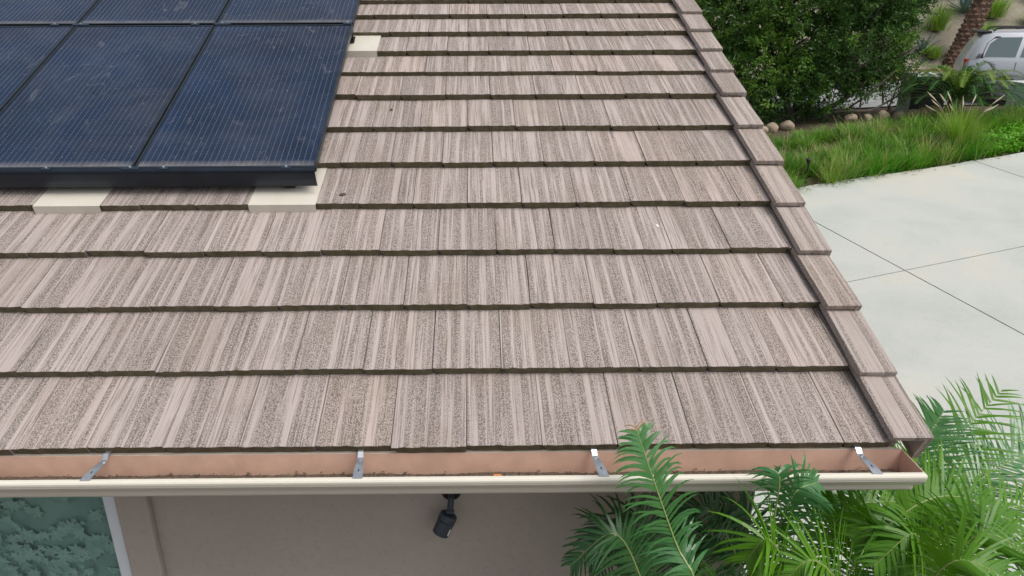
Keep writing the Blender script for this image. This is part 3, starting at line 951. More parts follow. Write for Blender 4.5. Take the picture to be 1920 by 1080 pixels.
palms = [('palm', (1.02, -.12, 0), 1.25, 'slender palm whose blue-green frond rises in front of the gutter', ['A', 'A2', 'A3', 'A4', 'H1', 'H2', 'H3', 'B2', 'B5']),
         ('palm', (1.62, -.08, 0), 1.30, 'bushy palm with arching fronds below the gutter end', ['B1', 'B3', 'B4', 'B6', 'D3', 'C5', 'D2', 'C8']),
         ('palm', (2.05, .28, 0), 1.05, 'lime green palm spreading over the driveway at the house corner', ['C1', 'C2', 'C3', 'C4', 'C6', 'C7', 'C9', 'D1'])]
style = {'A': (0, .165, 46, (0.15, -1, .3), 1.0), 'B1': (0, .17, 34, (0, -.8, .6), .7), 'B2': (0, .13, 30, (0, -.9, .4), .8), 'C1': (1, .33, 56, (0, -.35, 1), .35), 'C3': (1, .34, 46, (-.3, -.5, .8), .25), 'C4': (0, .30, 50, (-.4, -.6, .6), .3),
         'C2': (0, .34, 56, (0, -.5, 1), .3), 'D1': (0, .36, 56, (0, -.5, 1), .3), 'C7': (1, .33, 50, (0, -.4, 1), .35), 'C9': (2, .34, 50, (0, -.4, 1), .35),
         'C6': (1, .29, 50, (0, -.6, 1), .5), 'C8': (1, .25, 44, (0, -.6, 1), .6), 'C5': (1, .25, 44, (0, -.6, 1), .7),
         'H1': (2, .23, 46, (0, -.5, 1), .6), 'H2': (2, .23, 46, (0, -.5, 1), .6), 'H3': (2, .3, 46, (0, -.5, 1), .6),
         'A2': (2, .21, 44, (0, -.6, 1), .7), 'A3': (2, .21, 44, (0, -.6, 1), .7), 'A4': (2, .21, 44, (0, -.6, 1), .7)}
rng = random.Random(21)
for nm, base, hc, label, keys in palms:
    bz = zg(base[0], base[1])
    e = empty(nm, (base[0], base[1], bz))
    inv = Matrix.Translation(e.location).inverted()
    crown = Vector((base[0], base[1], hc))
    t_ = MB()
    pts_ = [Vector((base[0] + .02 * math.sin(i), base[1] + .015 * math.cos(i * 1.3), bz - .05 + (hc - bz + .05) * i / 9)) for i in range(10)]
    t_.tube(pts_, [.065 + .012 * (i % 2) - .002 * i for i in range(10)], 12)
    o = t_.build('trunk', M['palm_stem'], smooth=True); o.parent = e; o.matrix_parent_inverse = inv
    allk = [(k, PF[k]) for k in keys]
    for j in range(5):                        # shorter inner fronds fill the heart of the plant
        a = rng.uniform(0, 6.28); r_ = rng.uniform(.35, .6)
        tip = crown + Vector((math.cos(a) * r_, math.sin(a) * r_ * .5 - .1, rng.uniform(.45, .75)))
        midp = crown + Vector((math.cos(a) * r_ * .35, math.sin(a) * r_ * .2 - .03, rng.uniform(.45, .6)))
        allk.append(('x%d' % j, [tuple(crown.lerp(midp, .5)), tuple(midp), tuple(midp.lerp(tip, .6) + Vector((0, 0, .1))), tuple(tip - Vector((0, 0, .15)))]))
    for k, pp in allk:
        mi, ln, n, nrm, dr = style.get(k, (rng.choice((0, 1, 2)) if k[0] == 'x' else rng.choice((0, 1, 1)), .20 if k[0] == 'x' else .25, 44, (0, -.5, 1), .55))
        f_ = MB()
        frond_mesh(f_, [tuple(crown)] + list(pp), ln, n, nrm, dr, start=.34 if k != 'A' else .30, wid=.014 if k != 'A' else .0135, mi_leaf=mi, mi_r=3, rng=rng, fwd=.85 if k == 'A' else .6, mi_tip=4 if k in ('A', 'B2') else None, curl=1.0)
        o = f_.build('frond', [M['palm1'], M['palm2'], M['palm3'], M['rachis'], M['palm_dry']], fix=False)
        o.parent = e; o.matrix_parent_inverse = inv
    tag(e, label, 'palm', 'palms at the house corner')

# ------------------------------------------------------------------ planting bed: grass
def blade(mb, x, y, z, h, lean, az, w, mi, seg=3, bend=1.0):
    d = Vector((math.cos(az), math.sin(az), 0))
    sd_ = Vector((-d.y, d.x, 0))
    o = len(mb.v)
    for s in range(seg + 1):
        t = s / seg
        q = Vector((x, y, z)) + d * (lean * t ** (1 + bend * .6)) + Vector((0, 0, h * (t - .35 * bend * t * t * min(1.5, lean / max(h, .01)))))
        ww = w * (1 - t * .9)
        mb.v += [tuple(q - sd_ * ww), tuple(q + sd_ * ww)]
    for s in range(seg):
        mb.f.append([o + 2 * s, o + 2 * s + 1, o + 2 * s + 3, o + 2 * s + 2]); mb.mi.append(mi)

def edge_y(x):      # far edge of the driveway
    q = O + AX * -3.45
    return q.y + (x - q.x) * (BX.y / BX.x)
rng = random.Random(31)
gr = MB()
clumps = []
for _ in range(400):
    x = rng.uniform(4.2, 17.5); v = rng.random()
    y = edge_y(x) + .10 + v * (14.15 + .19 * (x - 7.2) - edge_y(x))
    clumps.append((x, y))
for i in range(60):
    x = 4.2 + i * .2; clumps.append((x, edge_y(x) + rng.uniform(.05, .2)))
for (x, y) in clumps:
    if 10.9 < x and y < edge_y(x) + 1.3 and x < 18: continue          # ground cover grows here
    if mnoise.noise(Vector((x * 1.1, y * 1.1, 20))) < -.32: continue
    z = zg(x, y) - .03
    nb = 120; cm = rng.choice((0, 0, 1, 1, 3)); cs = rng.uniform(.7, 1.35)
    tone = mnoise.noise(Vector((x * .6, y * .6, 3)))
    hh = (.42 + .12 * tone + rng.uniform(-.05, .08)) * (1 - .35 * clamp((y - edge_y(x)) / 3.2, 0, 1))
    straw = .16 + (.28 if mnoise.noise(Vector((x * .9, y * .9, 8))) > .1 else 0)
    for _ in range(nb):
        az = rng.uniform(0, 6.28); r_ = abs(rng.gauss(0, .09))
        mi = 2 if rng.random() < straw * .5 else (cm if rng.random() < .7 else rng.choice((0, 1)))
        if rng.random() < .12: mi = 3
        blade(gr, x + math.cos(az) * r_, y + math.sin(az) * r_, z, hh * rng.uniform(.6, 1.25) * (1.25 if mi == 2 else 1), rng.uniform(.08, .42) * cs, az + rng.gauss(0, .35), .0075, mi)
tag(gr.build('meadow_grass', [M['g1'], M['g2'], M['g3'], M['g4']], fix=False), 'long green meadow grass with straw blades filling the bed beyond the driveway', 'grass', kind='stuff')
# ground cover at the right end of the bed
gc = MB()
for _ in range(24000):
    x = rng.uniform(10.6, 18); y = edge_y(x) + .05 + abs(rng.gauss(0, .75))
    h = .12 + .14 * (mnoise.noise(Vector((x * 1.6, y * 1.6, 1))) + .5)
    z = zg(x, y) + rng.uniform(.0, max(.05, h)); s = rng.uniform(.025, .05); a = rng.uniform(0, 6.28)
    d = Vector((math.cos(a), math.sin(a), rng.uniform(-.2, .9))) * s; e2 = Vector((-math.sin(a), math.cos(a), rng.uniform(-.4, .4))) * s * .5
    q = Vector((x, y, z))
    gc.add([q - d, q + e2, q + d, q - e2], [(0, 1, 2, 3)], 0 if rng.random() < .7 else 1)
tag(gc.build('ground_cover', [M['cover'], M['g1']], fix=False), 'bright green leafy ground cover at the driveway edge', 'ground cover', kind='stuff')

def grass_tuft(name, x, y, h, spread, n, mats, label, cat, plumes=0, seed=1, group=None, w=.007):
    r_ = random.Random(seed)
    z = zg(x, y) - .03
    if y > 22.4: z += .05 + mnoise.noise(Vector((x * .5, y * .5, 0))) * .25
    e = empty(name, (x, y, z)); inv = Matrix.Translation(e.location).inverted()
    t_ = MB()
    for _ in range(n):
        az = r_.uniform(0, 6.28); rr = abs(r_.gauss(0, spread * .14))
        blade(t_, x + math.cos(az) * rr, y + math.sin(az) * rr, z, h * r_.uniform(.55, 1.15), spread * r_.uniform(.1, .75), az + r_.gauss(0, .3), w, 0 if r_.random() < .62 else (1 if r_.random() < .6 else 2), 4)
    o = t_.build('blades', mats, fix=False); o.parent = e; o.matrix_parent_inverse = inv
    for i in range(plumes):
        az = r_.uniform(-.4, 3.6) if i % 3 else r_.uniform(0, 6.28); L = r_.uniform(.45, .8) * spread
        p0 = Vector((x, y, z)); p2 = p0 + Vector((math.cos(az) * L, math.sin(az) * L, h * r_.uniform(.95, 1.25))); p1 = p0.lerp(p2, .5) + Vector((0, 0, h * .22))
        c_ = spline([p0, p1, p2], 12)
        pm = MB(); pm.tube(c_[:10], .0035, 4, 1); pm.tube(c_[8:], [.005, .013, .012, .003], 7, 0)
        o = pm.build('plume', [M['plume'], M['g3']], fix=False); o.parent = e; o.matrix_parent_inverse = inv
    tag(e, label, cat, group)
grass_tuft('fountain_grass', 10.35, 12.72, 1.0, .95, 900, [M['g4'], M['g1'], M['g3']], 'large lime green fountain grass with cream plumes at the driveway edge', 'ornamental grass', 14, 2)

lt = MB(); r_ = random.Random(77)
for _ in range(420):
    x = r_.uniform(4.5, 11.5); y = edge_y(x) + r_.gauss(0, .10); sz = r_.uniform(.012, .035); a = r_.uniform(0, 6.28)
    z = zg(x, y) + .040
    c_, q_ = math.cos(a) * sz, math.sin(a) * sz
    lt.add([(x + c_, y + q_, z + .004), (x - q_ * .5, y + c_ * .5, z), (x - c_, y - q_, z + .006), (x + q_ * .5, y - c_ * .5, z)], [(0, 1, 2, 3)], r_.choice((0, 1)))
tag(lt.build('leaf_litter', [M['dirt'], M['palm_dry']], fix=False), 'scattered brown leaf litter along the driveway edge of the bed', 'leaf litter', kind='stuff')

# path light in the grass
pl = empty('path_light', (6.62, 11.42, zg(6.62, 11.42)))
inv = Matrix.Translation(pl.location).inverted()
z = pl.location.z
q = MB(); q.tube([(6.62, 11.42, z - .1), (6.62, 11.42, z + .38)], .018, 8); o = q.build('stake', M['black']); o.parent = pl; o.matrix_parent_inverse = inv
q = MB(); q.tube([(6.62, 11.42, z + .37), (6.60, 11.42, z + .45), (6.59, 11.42, z + .47)], [.03, .045, .03], 10); o = q.build('lamp_head', M['black']); o.parent = pl; o.matrix_parent_inverse = inv
tag(pl, 'small black path light on a stake in the grass near the roof edge', 'path light')

# stones along the bed
rng = random.Random(41)
spots = [(7.05, 15.0, .17, 0), (7.35, 15.15, .2, 0), (7.75, 15.25, .21, 0), (9.55, 15.75, .2, 0), (10.35, 15.75, .2, 0), (10.8, 15.85, .17, 0), (11.15, 15.8, .2, 0), (11.55, 15.85, .33, 1), (10.0, 15.8, .13, 0)]
lbl = ['round tan stone at the roof edge end of the stone row', 'second tan stone from the roof edge under the dark tree', 'third tan stone from the roof edge, pale on top', 'lone pale round stone midway along the dark mulch', 'flat pale stone right of the lone round stone', 'small tan stone next to the reddish boulder, left of two', 'tan stone touching the reddish boulder', 'large reddish flat boulder beside the utility cabinet', 'smallest stone half buried right of the lone round stone']
for (x, y, r_, red), lb in zip(spots, lbl):
    s = MB(); bm = bmesh.new(); bmesh.ops.create_icosphere(bm, subdivisions=3, radius=r_ * .8)
    sx_, sy_, sz_ = (1.35, .8, .6) if red else (rng.uniform(.95, 1.2), rng.uniform(.8, 1), rng.uniform(.75, .9))
    for v_ in bm.verts:
        k = 1 + .34 * mnoise.noise(v_.co * (2.2 / r_ * .5) + Vector((x, y, 0)))
        v_.co = Vector((v_.co.x * sx_ * k, v_.co.y * sy_ * k, v_.co.z * sz_ * k))
    me = bpy.data.meshes.new('stone'); bm.to_mesh(me); bm.free()
    me.materials.append(M['red_stone'] if red else M['stone'])
    me.polygons.foreach_set('use_smooth', [True] * len(me.polygons))
    o = bpy.data.objects.new('stone', me); COL.objects.link(o)
    o.location = (x, y, zg(x, y) + r_ * .3); o.rotation_euler = (0, 0, rng.uniform(0, 3))
    tag(o, lb, 'stone', 'stones edging the bed')

# ------------------------------------------------------------------ broadleaf tree / shrub mass
def leaf_cloud(mb, blobs, n, size, rng, mis=(0, 1), young=.12):
    tot = sum(b_[3] * b_[4] * b_[5] for b_ in blobs)
    for (cx, cy, cz, rx, ry, rz) in blobs:
        cnt = int(n * rx * ry * rz / tot)
        ntw = max(6, cnt // 26)
        for _ in range(ntw):
            while True:
                u = Vector((rng.uniform(-1, 1), rng.uniform(-1, 1), rng.uniform(-1, 1)))
                if u.length < 1: break
            u = u.normalized() * (u.length ** .45)
            c = Vector((cx + u.x * rx, cy + u.y * ry, cz + u.z * rz))
            if mnoise.noise(c * 1.3) < -.24: continue                   # holes between clumps
            tw = Vector((u.x + rng.gauss(0, .5), u.y + rng.gauss(0, .5), u.z * .6 + rng.gauss(0, .5) - .1)).normalized()
            nz_ = mnoise.noise(c * .8 + Vector((5, 0, 0)))
            mi = 1 if rng.random() < young + (.25 if u.z > .5 else 0) + max(0, nz_) * 1.3 else 0
            L = rng.uniform(.18, .42)
            for k in range(26):
                t = k / 26
                q = c + tw * (L * t) + Vector((rng.gauss(0, .035), rng.gauss(0, .035), rng.gauss(0, .035)))
                d = (tw * .6 + Vector((rng.gauss(0, .7), rng.gauss(0, .7), rng.gauss(-.25, .6)))).normalized()
                s = size * rng.uniform(.7, 1.3)
                sd_ = d.cross(Vector((rng.gauss(0, 1), rng.gauss(0, 1), rng.gauss(0, 1)))).normalized() * s * .17
                mb.add([q, q + d * s * .5 + sd_, q + d * s, q + d * s * .5 - sd_], [(0, 1, 2, 3)], mi)
def tree(name, base, trunks, blobs, n, size, label, seed, mats):
    r_ = random.Random(seed)
    e = empty(name, (base[0], base[1], zg(base[0], base[1]))); inv = Matrix.Translation(e.location).inverted()
    for pts, r0 in trunks:
        c = spline(pts, 14)
        t_ = MB(); t_.tube(c, [r0 * (1 - .75 * i / 13) for i in range(14)], 8)
        for k in (5, 7, 9, 11):
            a = r_.uniform(0, 6.28); d = Vector((math.cos(a), math.sin(a), r_.uniform(.2, .9)))
            t_.tube([c[k], c[k] + d * .5, c[k] + d * 1.1 + Vector((r_.uniform(-.2, .2), 0, .2))], [r0 * .4, r0 * .3, r0 * .12], 6)
        o = t_.build('trunk', M['bark'], smooth=True); o.parent = e; o.matrix_parent_inverse = inv
    cr_ = MB(); leaf_cloud(cr_, blobs, n, size, r_)
    o = cr_.build('crown', mats, fix=False); o.parent = e; o.matrix_parent_inverse = inv
    tag(e, label, 'tree')
tz = 1.55
tree('broadleaf_tree', (9.0, 16.6), [
    ([(8.6, 16.6, tz - .1), (8.9, 16.5, tz + .6), (9.6, 16.3, tz + 1.5), (9.9, 16.4, tz + 3.0)], .11),
    ([(8.8, 16.7, tz - .1), (9.6, 16.4, tz + .5), (10.1, 16.2, tz + 1.1), (10.5, 16.3, tz + 1.8)], .09),
    ([(8.5, 16.6, tz - .1), (8.0, 16.5, tz + .8), (7.8, 16.5, tz + 2.0), (8.0, 16.6, tz + 3.4)], .10),
    ([(8.7, 16.5, tz - .1), (9.4, 16.1, tz + .25), (10.1, 15.9, tz + .3), (10.6, 15.9, tz + .6)], .07),
    ([(8.6, 16.8, tz - .1), (8.7, 17.0, tz + 1.2), (9.0, 17.1, tz + 2.6), (9.2, 17.0, tz + 4.0)], .11)],
    [(8.0, 16.3, 3.3, 1.4, 1.2, 1.3), (9.3, 16.4, 3.7, 1.5, 1.3, 1.3), (10.0, 16.5, 3.6, 1.0, 1.1, 1.0), (10.3, 16.6, 4.5, .9, 1.0, .9), (8.8, 16.8, 5.0, 2.2, 1.5, 1.3), (10.0, 16.8, 5.1, 1.6, 1.4, 1.1), (7.0, 16.4, 2.9, .9, 1.0, 1.2), (7.4, 15.9, 2.25, .8, .6, .55), (8.5, 15.9, 2.5, 1.0, .7, .6), (6.6, 16.8, 4.6, 1.3, 1.2, 1.5), (10.3, 16.6, 3.0, .5, .6, .5), (8.3, 16.0, 2.05, .9, .5, .5), (9.4, 16.1, 2.05, .8, .5, .45), (7.6, 15.9, 2.0, .7, .5, .5), (9.4, 16.9, 2.6, 1.6, .8, .8), (7.6, 17.0, 2.8, 1.2, .8, 1.1), (10.0, 17.0, 2.9, .9, .7, .6), (9.0, 17.4, 4.2, 1.9, .8, 1.6), (7.2, 17.4, 3.6, 1.2, .8, 1.6), (6.9, 16.0, 2.0, .6, .5, .5), (11.1, 17.0, 5.4, .9, .8, .5)],
    140000, .10, 'dense dark green broadleaf tree with leaning trunks beyond the grass bed', 51, [M['t1'], M['t2']])
tree('young_tree', (6.2, 18.2), [([(6.2, 18.2, 1.7), (6.2, 18.2, 3.0), (6.4, 18.1, 4.6)], .09)],
    [(6.0, 18.0, 3.6, 1.6, 1.2, 1.9), (5.0, 18.2, 5.0, 1.6, 1.2, 1.6), (7.2, 18.4, 5.2, 1.5, 1.2, 1.4)], 34000, .11, 'lighter yellow-green tree directly behind the roof verge', 52, [M['t2'], M['g4']])
# twiggy litter / low plants at the foot
tree('low_shrub', (10.7, 16.25), [([(10.7, 16.25, 1.5), (10.75, 16.2, 2.0), (10.95, 16.3, 2.8)], .03)],
    [(10.75, 16.1, 2.5, .35, .3, .35), (11.0, 16.3, 2.95, .35, .3, .3), (10.4, 16.1, 2.2, .3, .3, .25)], 2600, .075, 'loose light green shrub beside the pale utility cabinet', 53, [M['t2'], M['t1']])

# ------------------------------------------------------------------ sago palm
def sago(x, y, label):
    r_ = random.Random(61)
    z = zg(x, y)
    e = empty('sago_palm', (x, y, z)); inv = Matrix.Translation(e.location).inverted()
    t_ = MB(); t_.tube([(x, y, z - .05), (x, y, z + .2), (x, y, z + .45)], [.2, .22, .14], 12)
    o = t_.build('trunk', M['date_trunk']); o.parent = e; o.matrix_parent_inverse = inv
    for i in range(64):
        az = i * 2.399 + r_.uniform(-.1, .1); ring = i / 64
        L = r_.uniform(1.4, 1.7) * (1 - .12 * ring); el = -.08 + 1.12 * ring
        d = Vector((math.cos(az), math.sin(az), 0))
        p0 = Vector((x, y, z + .42))
        p1 = p0 + d * L * .4 * math.cos(el) + Vector((0, 0, L * .42 * math.sin(el) + .12))
        p2 = p0 + d * L * .8 * math.cos(el * .8) + Vector((0, 0, L * .62 * math.sin(el) + .1))
        p3 = p0 + d * L * 1.05 * math.cos(el * .7) + Vector((0, 0, L * .6 * math.sin(el) - .08))
        f_ = MB()
        frond_mesh(f_, [p0, p1, p2, p3], 0.17, 64, (0, 0, 1), .05, start=.10, wid=.020, mi_leaf=1 if (ring > .62 and r_.random() < .6) else 0, mi_r=2, fwd=.55, rng=r_, rad=.010, seg=2)
        o = f_.build('frond', [M['sago'], M['sago_new'], M['rachis']], fix=False); o.parent = e; o.matrix_parent_inverse = inv
    tag(e, label, 'sago palm')
sago(11.85, 15.35, 'dark green sago palm with stiff arching fronds in front of the silver car')

# ------------------------------------------------------------------ utility cabinets
def cabinet(x, y, w, d, h, rz, label, dark):
    z = zg(x, y) - .03
    e = empty('utility_cabinet', (x, y, z)); e.rotation_euler = (0, 0, rz)
    q = MB(); q.box((-w / 2, -d / 2, 0), (w / 2, d / 2, h * .9)); bevel(q.build('body', M['box_green'], e), .015)
    q = MB(); q.add([(-w / 2 - .02, -d / 2 - .03, h * .9 + .002), (w / 2 + .02, -d / 2 - .03, h * .9 + .002), (w / 2 + .02, d / 2 + .02, h * .9 + .002), (-w / 2 - .02, d / 2 + .02, h * .9 + .002),
                    (-w / 2 - .02, -d / 2 - .03, h * .9 + .04), (w / 2 + .02, -d / 2 - .03, h * .9 + .04), (w / 2 + .02, d / 2 + .02, h), (-w / 2 - .02, d / 2 + .02, h)],
                   [(3, 2, 1, 0), (4, 5, 6, 7), (0, 1, 5, 4), (1, 2, 6, 5), (2, 3, 7, 6), (3, 0, 4, 7)])
    bevel(q.build('lid', M['box_top'], e), .01)
    if dark:  # dark panel paints the shade of the front face; the cabinet itself is green
        q = MB(); q.box((-w / 2 + .02, -d / 2 - .02, .03), (w / 2 - .01, -d / 2 - .002, h * .87)); bevel(q.build('front_shade_panel', M['box_shade'], e), .006)
        q = MB(); q.box((w / 2 - .12, -d / 2 - .04, h * .42), (w / 2 - .09, -d / 2 - .021, h * .52)); q.build('latch', M['steel'], e)
    tag(e, label, 'utility cabinet', 'utility cabinets by the street')
cabinet(11.75, 16.6, .95, .5, 1.0, R(4), 'pale green utility cabinet with front shade made as a dark panel left of the sago palm', True)
cabinet(14.05, 15.7, .9, .7, .75, R(10), 'pale green utility cabinet at the right picture edge behind the sago palm', False)

# ------------------------------------------------------------------ parked SUV
def suv(loc, rz, label):
    e = empty('parked_car', loc); e.rotation_euler = (0, 0, rz)
    # stations along length (x, z_low, z_belt, z_top, half width low, belt, top)
    ST = [(.00, .55, 1.02, 1.06, .80, .80, .70), (.05, .42, 1.10, 1.20, .90, .90, .76), (.16, .38, 1.13, 1.50, .94, .93, .72), (.34, .36, 1.14, 1.78, .955, .945, .70), (.62, .35, 1.15, 1.845, .96, .95, .70),
          (1.4, .34, 1.15, 1.87, .965, .955, .71), (2.3, .34, 1.14, 1.86, .965, .955, .71), (2.9, .34, 1.13, 1.79, .96, .95, .69), (3.35, .34, 1.12, 1.45, .955, .945, .71), (3.62, .35, 1.11, 1.18, .95, .93, .80), (4.3, .36, 1.03, 1.08, .94, .90, .78), (4.75, .40, .93, .97, .88, .85, .70), (4.88, .50, .80, .84, .78, .76, .62)]
    def sec(s):
        x, zl, zb, zt, wl, wb, wt = s
        half = [(wl * .93, zl), (wl, zl + .10), (wl + .008, (zl + zb) * .52), (wb, zb - .04), (wb - .012, zb), (wb - (wb - wt) * .88, zt - .075), (wt * .93, zt - .018), (wt * .6, zt + .006), (0, zt + .014)]
        return [(x, -y, z) for y, z in half] + [(x, y, z) for y, z in reversed(half[:-1])]
    b_ = MB(); secs = [sec(s) for s in ST]; m_ = len(secs[0])
    for s in secs: b_.v += s
    for i in range(len(secs) - 1):
        for j in range(m_):
            j2 = (j + 1) % m_
            b_.f.append([i * m_ + j, i * m_ + j2, (i + 1) * m_ + j2, (i + 1) * m_ + j]); b_.mi.append(0)
    b_.f.append(list(range(m_))); b_.f.append([(len(secs) - 1) * m_ + j for j in reversed(range(m_))]); b_.mi += [0, 0]
    body = b_.build('body', M['car_paint'], e, smooth=True)
    md = body.modifiers.new('es', 'EDGE_SPLIT'); md.split_angle = R(50)
    def surf(x, t, side=-1, off=.006):       # point on the greenhouse side, t 0 belt .. 1 roof edge
        for a, c in zip(ST, ST[1:]):
            if a[0] <= x <= c[0]:
                k = (x - a[0]) / (c[0] - a[0]); s = [a[i] + (c[i] - a[i]) * k for i in range(7)]
                break
        _, zl, zb, zt, wl, wb, wt = s
        y = (wb - .012) + (-(wb - wt) * .88 + .012) * t; z = zb + (zt - .075 - zb) * t
        return Vector((x, side * (y + off), z + off * .3))
    def pane(name, cs, mt, off=.006):
        for side in (-1, 1):
            p_ = MB(); n_ = len(cs)
            o_ = [surf(x, t, side, off) for x, t in cs]; i_ = [surf(x, t, side, off - .02) for x, t in cs]
            p_.add(o_ + i_, [tuple(range(n_)), tuple(range(2 * n_ - 1, n_ - 1, -1))] + [(i, (i + 1) % n_, n_ + (i + 1) % n_, n_ + i) for i in range(n_)])
            p_.build(name, mt, e)
    pane('window_seal', [(.36, .07), (3.22, .07), (2.86, .93), (.62, .93), (.46, .72)], M['car_trim'], .003)
    pane('quarter_window', [(.44, .12), (1.12, .12), (1.20, .88), (.68, .88), (.52, .66)], M['car_glass'], .008)
    pane('rear_door_window', [(1.22, .12), (2.02, .12), (2.02, .88), (1.30, .88)], M['car_glass'], .008)
    pane('front_door_window', [(2.12, .12), (3.05, .12), (2.78, .88), (2.12, .88)], M['car_glass'], .008)
    pane('window_divider', [(1.50, .12), (1.54, .12), (1.60, .88), (1.56, .88)], M['car_trim'], .0105)
    for side in (-1, 1):
        r_ = MB(); r_.tube([(.55, side * .60, 1.845), (.62, side * .61, 1.915), (.8, side * .61, 1.93), (2.4, side * .61, 1.945), (2.6, side * .61, 1.93), (2.68, side * .60, 1.87)], .022, 8); r_.build('roof_rail', M['car_trim'], e)
        for x in (1.25, 2.0):
            r_ = MB(); r_.box((x - .04, side * .61 - .02, 1.86), (x + .04, side * .61 + .02, 1.93)); r_.build('rail_foot', M['car_trim'], e)
        r_ = MB(); r_.box((.025, side * .80 - .10, .86), (.16, side * .80 + .142, 1.16)); bevel(r_.build('tail_light', M['tail'], e), .02)
        for x in (1.62, 2.55):
            r_ = MB(); r_.tube([(x - .09, side * .975, 1.0), (x - .06, side * .995, 1.0), (x + .06, side * .995, 1.0), (x + .09, side * .975, 1.0)], .014, 6); r_.build('door_handle', M['car_paint'], e)
        for x in (1.16, 2.07, 3.1):
            r_ = MB(); r_.box((x - .005, side * .955 - .012, .45), (x + .005, side * .955 + .012, 1.10)); r_.build('door_seam', M['car_trim'], e)
        r_ = MB(); r_.box((.3, side * .965 - .012, .56), (4.2, side * .965 + .012, .66)); bevel(r_.build('side_moulding', M['car_paint'], e), .008)
        for x in (1.0, 3.85):
            wz = .38
            r_ = MB(); r_.tube([(x, side * .72, wz), (x, side * .97, wz)], .38, 28); wo = r_.build('wheel', M['tyre'], e); bevel(wo, .03)
            r_ = MB(); r_.tube([(x, side * .965, wz), (x, side * .978, wz)], [.25, .23], 20); ro = r_.build('rim', M['rim'], wo)
            r_ = MB(); r_.tube([(x, side * .60, wz), (x, side * .968, wz)], .43, 28); r_.build('wheel_arch', M['car_trim'], e)
    r_ = MB(); r_.box((-.08, -.86, .45), (.12, .86, .68)); bevel(r_.build('rear_bumper', M['car_paint'], e), .04)
    r_ = MB(); r_.box((.10, -.68, 1.20), (.14, .68, 1.22)); r_.build('spoiler_seal', M['car_trim'], e)
    r_ = MB(); r_.box((.20, -.66, 1.80), (.52, .66, 1.85)); bevel(r_.build('rear_spoiler', M['car_trim'], e), .015)
    for i in range(5):
        r_ = MB(); r_.box((.26 + .01 * i, -.958, 1.20 + i * .022), (.36 + .01 * i, -.925, 1.211 + i * .022)); r_.build('vent_slat', M['car_trim'], e)
    tag(e, label, 'car')
cx_, cy_ = 13.5, 18.1
suv((cx_, cy_, zg(cx_, cy_) - .02), R(-27), 'silver sport utility vehicle with black roof rails parked beyond the sago palm')

# ------------------------------------------------------------------ hillside: date palm trunk, tufts, agaves, hose
def hill_z(x, y): return zg(x, y) - .03 + mnoise.noise(Vector((x * .5, y * .5, 0))) * .25
dp = empty('date_palm', (16.25, 22.6, hill_z(16.25, 22.6)))
inv = Matrix.Translation(dp.location).inverted()
c = spline([(16.25, 22.6, 2.1), (16.6, 22.7, 3.3), (17.05, 22.8, 4.9), (17.6, 22.9, 7.0), (18.2, 23.0, 8.4)], 40)
t_ = MB(); t_.tube(c, [.36 - .09 * min(1, i / 12) for i in range(40)], 14)
o = t_.build('trunk', M['date_trunk'], smooth=True); o.parent = dp; o.matrix_parent_inverse = inv
rng = random.Random(71)
bo = MB()
for i in range(1, 38):
    for k in range(9):
        a = 2 * math.pi * (k + .5 * (i % 2)) / 9 + rng.uniform(-.1, .1)
        rr = .34 - .09 * min(1, i / 12)
        d = Vector((math.cos(a), math.sin(a), 0)); q = c[i] + d * rr * .9
        s = Vector((-d.y, d.x, 0)) * .085; up = Vector((0, 0, .13)); ot = d * rng.uniform(.07, .12)
        bo.add([q - s - up, q + s - up, q + s * .8 + up * .4 + ot, q - s * .8 + up * .4 + ot, q + s * .5 + up, q - s * .5 + up], [(0, 1, 2, 3), (3, 2, 4, 5), (0, 3, 5), (1, 4, 2)], 0)
o = bo.build('leaf_bases', M['date_trunk'], fix=False); o['kind'] = 'stuff'; o.parent = dp; o.matrix_parent_inverse = inv
ctop = c[-1]
for i in range(26):
    a = i * 2.399; el = rng.uniform(-.1, 1.1); d = Vector((math.cos(a), math.sin(a), 0))
    f_ = MB()
    frond_mesh(f_, [ctop, ctop + d * 1.0 * math.cos(el) + Vector((0, 0, 1.0 * math.sin(el) + .3)), ctop + d * 2.2 * math.cos(el) + Vector((0, 0, 1.5 * math.sin(el))), ctop + d * 3.0 + Vector((0, 0, .9 * math.sin(el) - .9))], .4, 30, (0, 0, 1), .3, start=.15, wid=.03, mi_leaf=0, mi_r=1, rng=rng, rad=.02, seg=2)
    o = f_.build('frond', [M['palm3'], M['rachis']], fix=False); o.parent = dp; o.matrix_parent_inverse = inv
tag(dp, 'leaning date palm with rough brown trunk behind the silver car', 'palm')

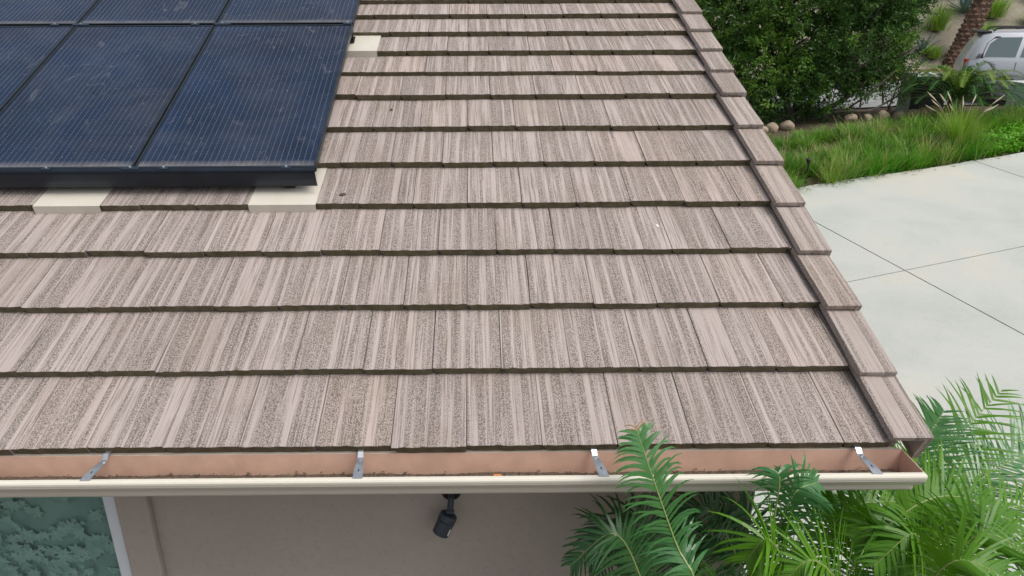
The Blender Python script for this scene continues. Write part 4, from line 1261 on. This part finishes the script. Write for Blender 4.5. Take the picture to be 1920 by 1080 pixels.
tufts = [(15.0, 23.6, .9, 1.0, 'green grass tuft left of the date palm, nearest the brick edging', 0), (15.6, 24.9, 1.1, 1.2, 'tall green tuft on the hillside left of the date palm', 1), (16.5, 24.3, 1.0, 1.1, 'yellow-green tuft touching the left of the date palm trunk', 0), (18.7, 24.7, 1.0, 1.3, 'round lime grass tuft on the hillside above the car', 0),
         (20.9, 25.6, 1.0, .6, 'narrow upright green tuft at the right end of the hillside', 1), (14.3, 22.9, .6, .8, 'low yellow-green tuft just behind the brick edging', 0), (15.7, 22.85, .5, .6, 'small tuft by the brick edging next to the date palm', 0), (18.3, 26.6, 1.0, 1.1, 'dark green tuft right behind the date palm trunk', 1), (14.7, 26.2, 1.1, 1.3, 'bushy green tuft high on the hillside beside the dark tree', 1)]
tufts += [(17.9, 23.6, .6, .8, 'low lime tuft between the date palm and the car roof', 0), (19.9, 24.2, .7, .8, 'yellowish tuft behind the roof rails of the car', 0), (22.2, 26.0, .8, 1.0, 'green tuft far right on the hillside', 1), (15.9, 27.6, .9, 1.1, 'green tuft at the top of the hillside left of the date palm', 1)]
for i, (x, y, h, s, lb, kd) in enumerate(tufts):
    grass_tuft('grass_tuft', x, y, h, s, 420, [M['g4'], M['g1'], M['g3']] if kd == 0 else [M['g1'], M['g2'], M['g4']], lb, 'ornamental grass', 0, 80 + i, 'tufts on the hillside', w=.012)
def agave(x, y, s, label, seed):
    r_ = random.Random(seed); z = hill_z(x, y)
    e = empty('agave', (x, y, z))
    for i in range(22):
        a = i * 2.399; el = .15 + 1.2 * i / 22; d = Vector((math.cos(a) * math.cos(el), math.sin(a) * math.cos(el), math.sin(el))); sd_ = Vector((-math.sin(a), math.cos(a), 0)); up = d.cross(sd_)
        L = s * r_.uniform(.8, 1.1); l_ = MB()
        pts = [(0, .05), (.35, .075), (.7, .05), (1.0, .004)]
        for t, w in pts:
            q = d * (L * t) - up * (.06 * t * t * s)
            l_.v += [tuple(q - sd_ * w * s), tuple(q + up * -.02 * s), tuple(q + sd_ * w * s)]
        for k in range(3):
            l_.f += [[3 * k, 3 * k + 1, 3 * k + 4, 3 * k + 3], [3 * k + 1, 3 * k + 2, 3 * k + 5, 3 * k + 4]]; l_.mi += [0, 0]
        l_.build('leaf', M['agave'], e, fix=False)
    tag(e, label, 'agave', 'agaves on the hillside')
agave(15.5, 23.2, .7, 'blue-grey agave left of the date palm foot', 1)
agave(15.3, 26.6, .9, 'blue-grey agave above the green tufts on the hillside', 2)
agave(18.0, 25.3, .9, 'grey-green agave behind the date palm trunk', 3)
hz_ = MB(); hp = spline([(17.6, 27.0, hill_z(17.6, 27) + .12), (18.8, 26.8, hill_z(18.8, 26.8) + .10), (20.2, 27.0, hill_z(20.2, 27) + .12), (22, 26.8, hill_z(22, 26.8) + .1), (24, 27, hill_z(24, 27) + .1)], 40)
hz_.tube(hp, .03, 6)
tag(hz_.build('irrigation_hose', M['black'], smooth=True), 'black irrigation hose lying across the gravel hillside', 'hose')
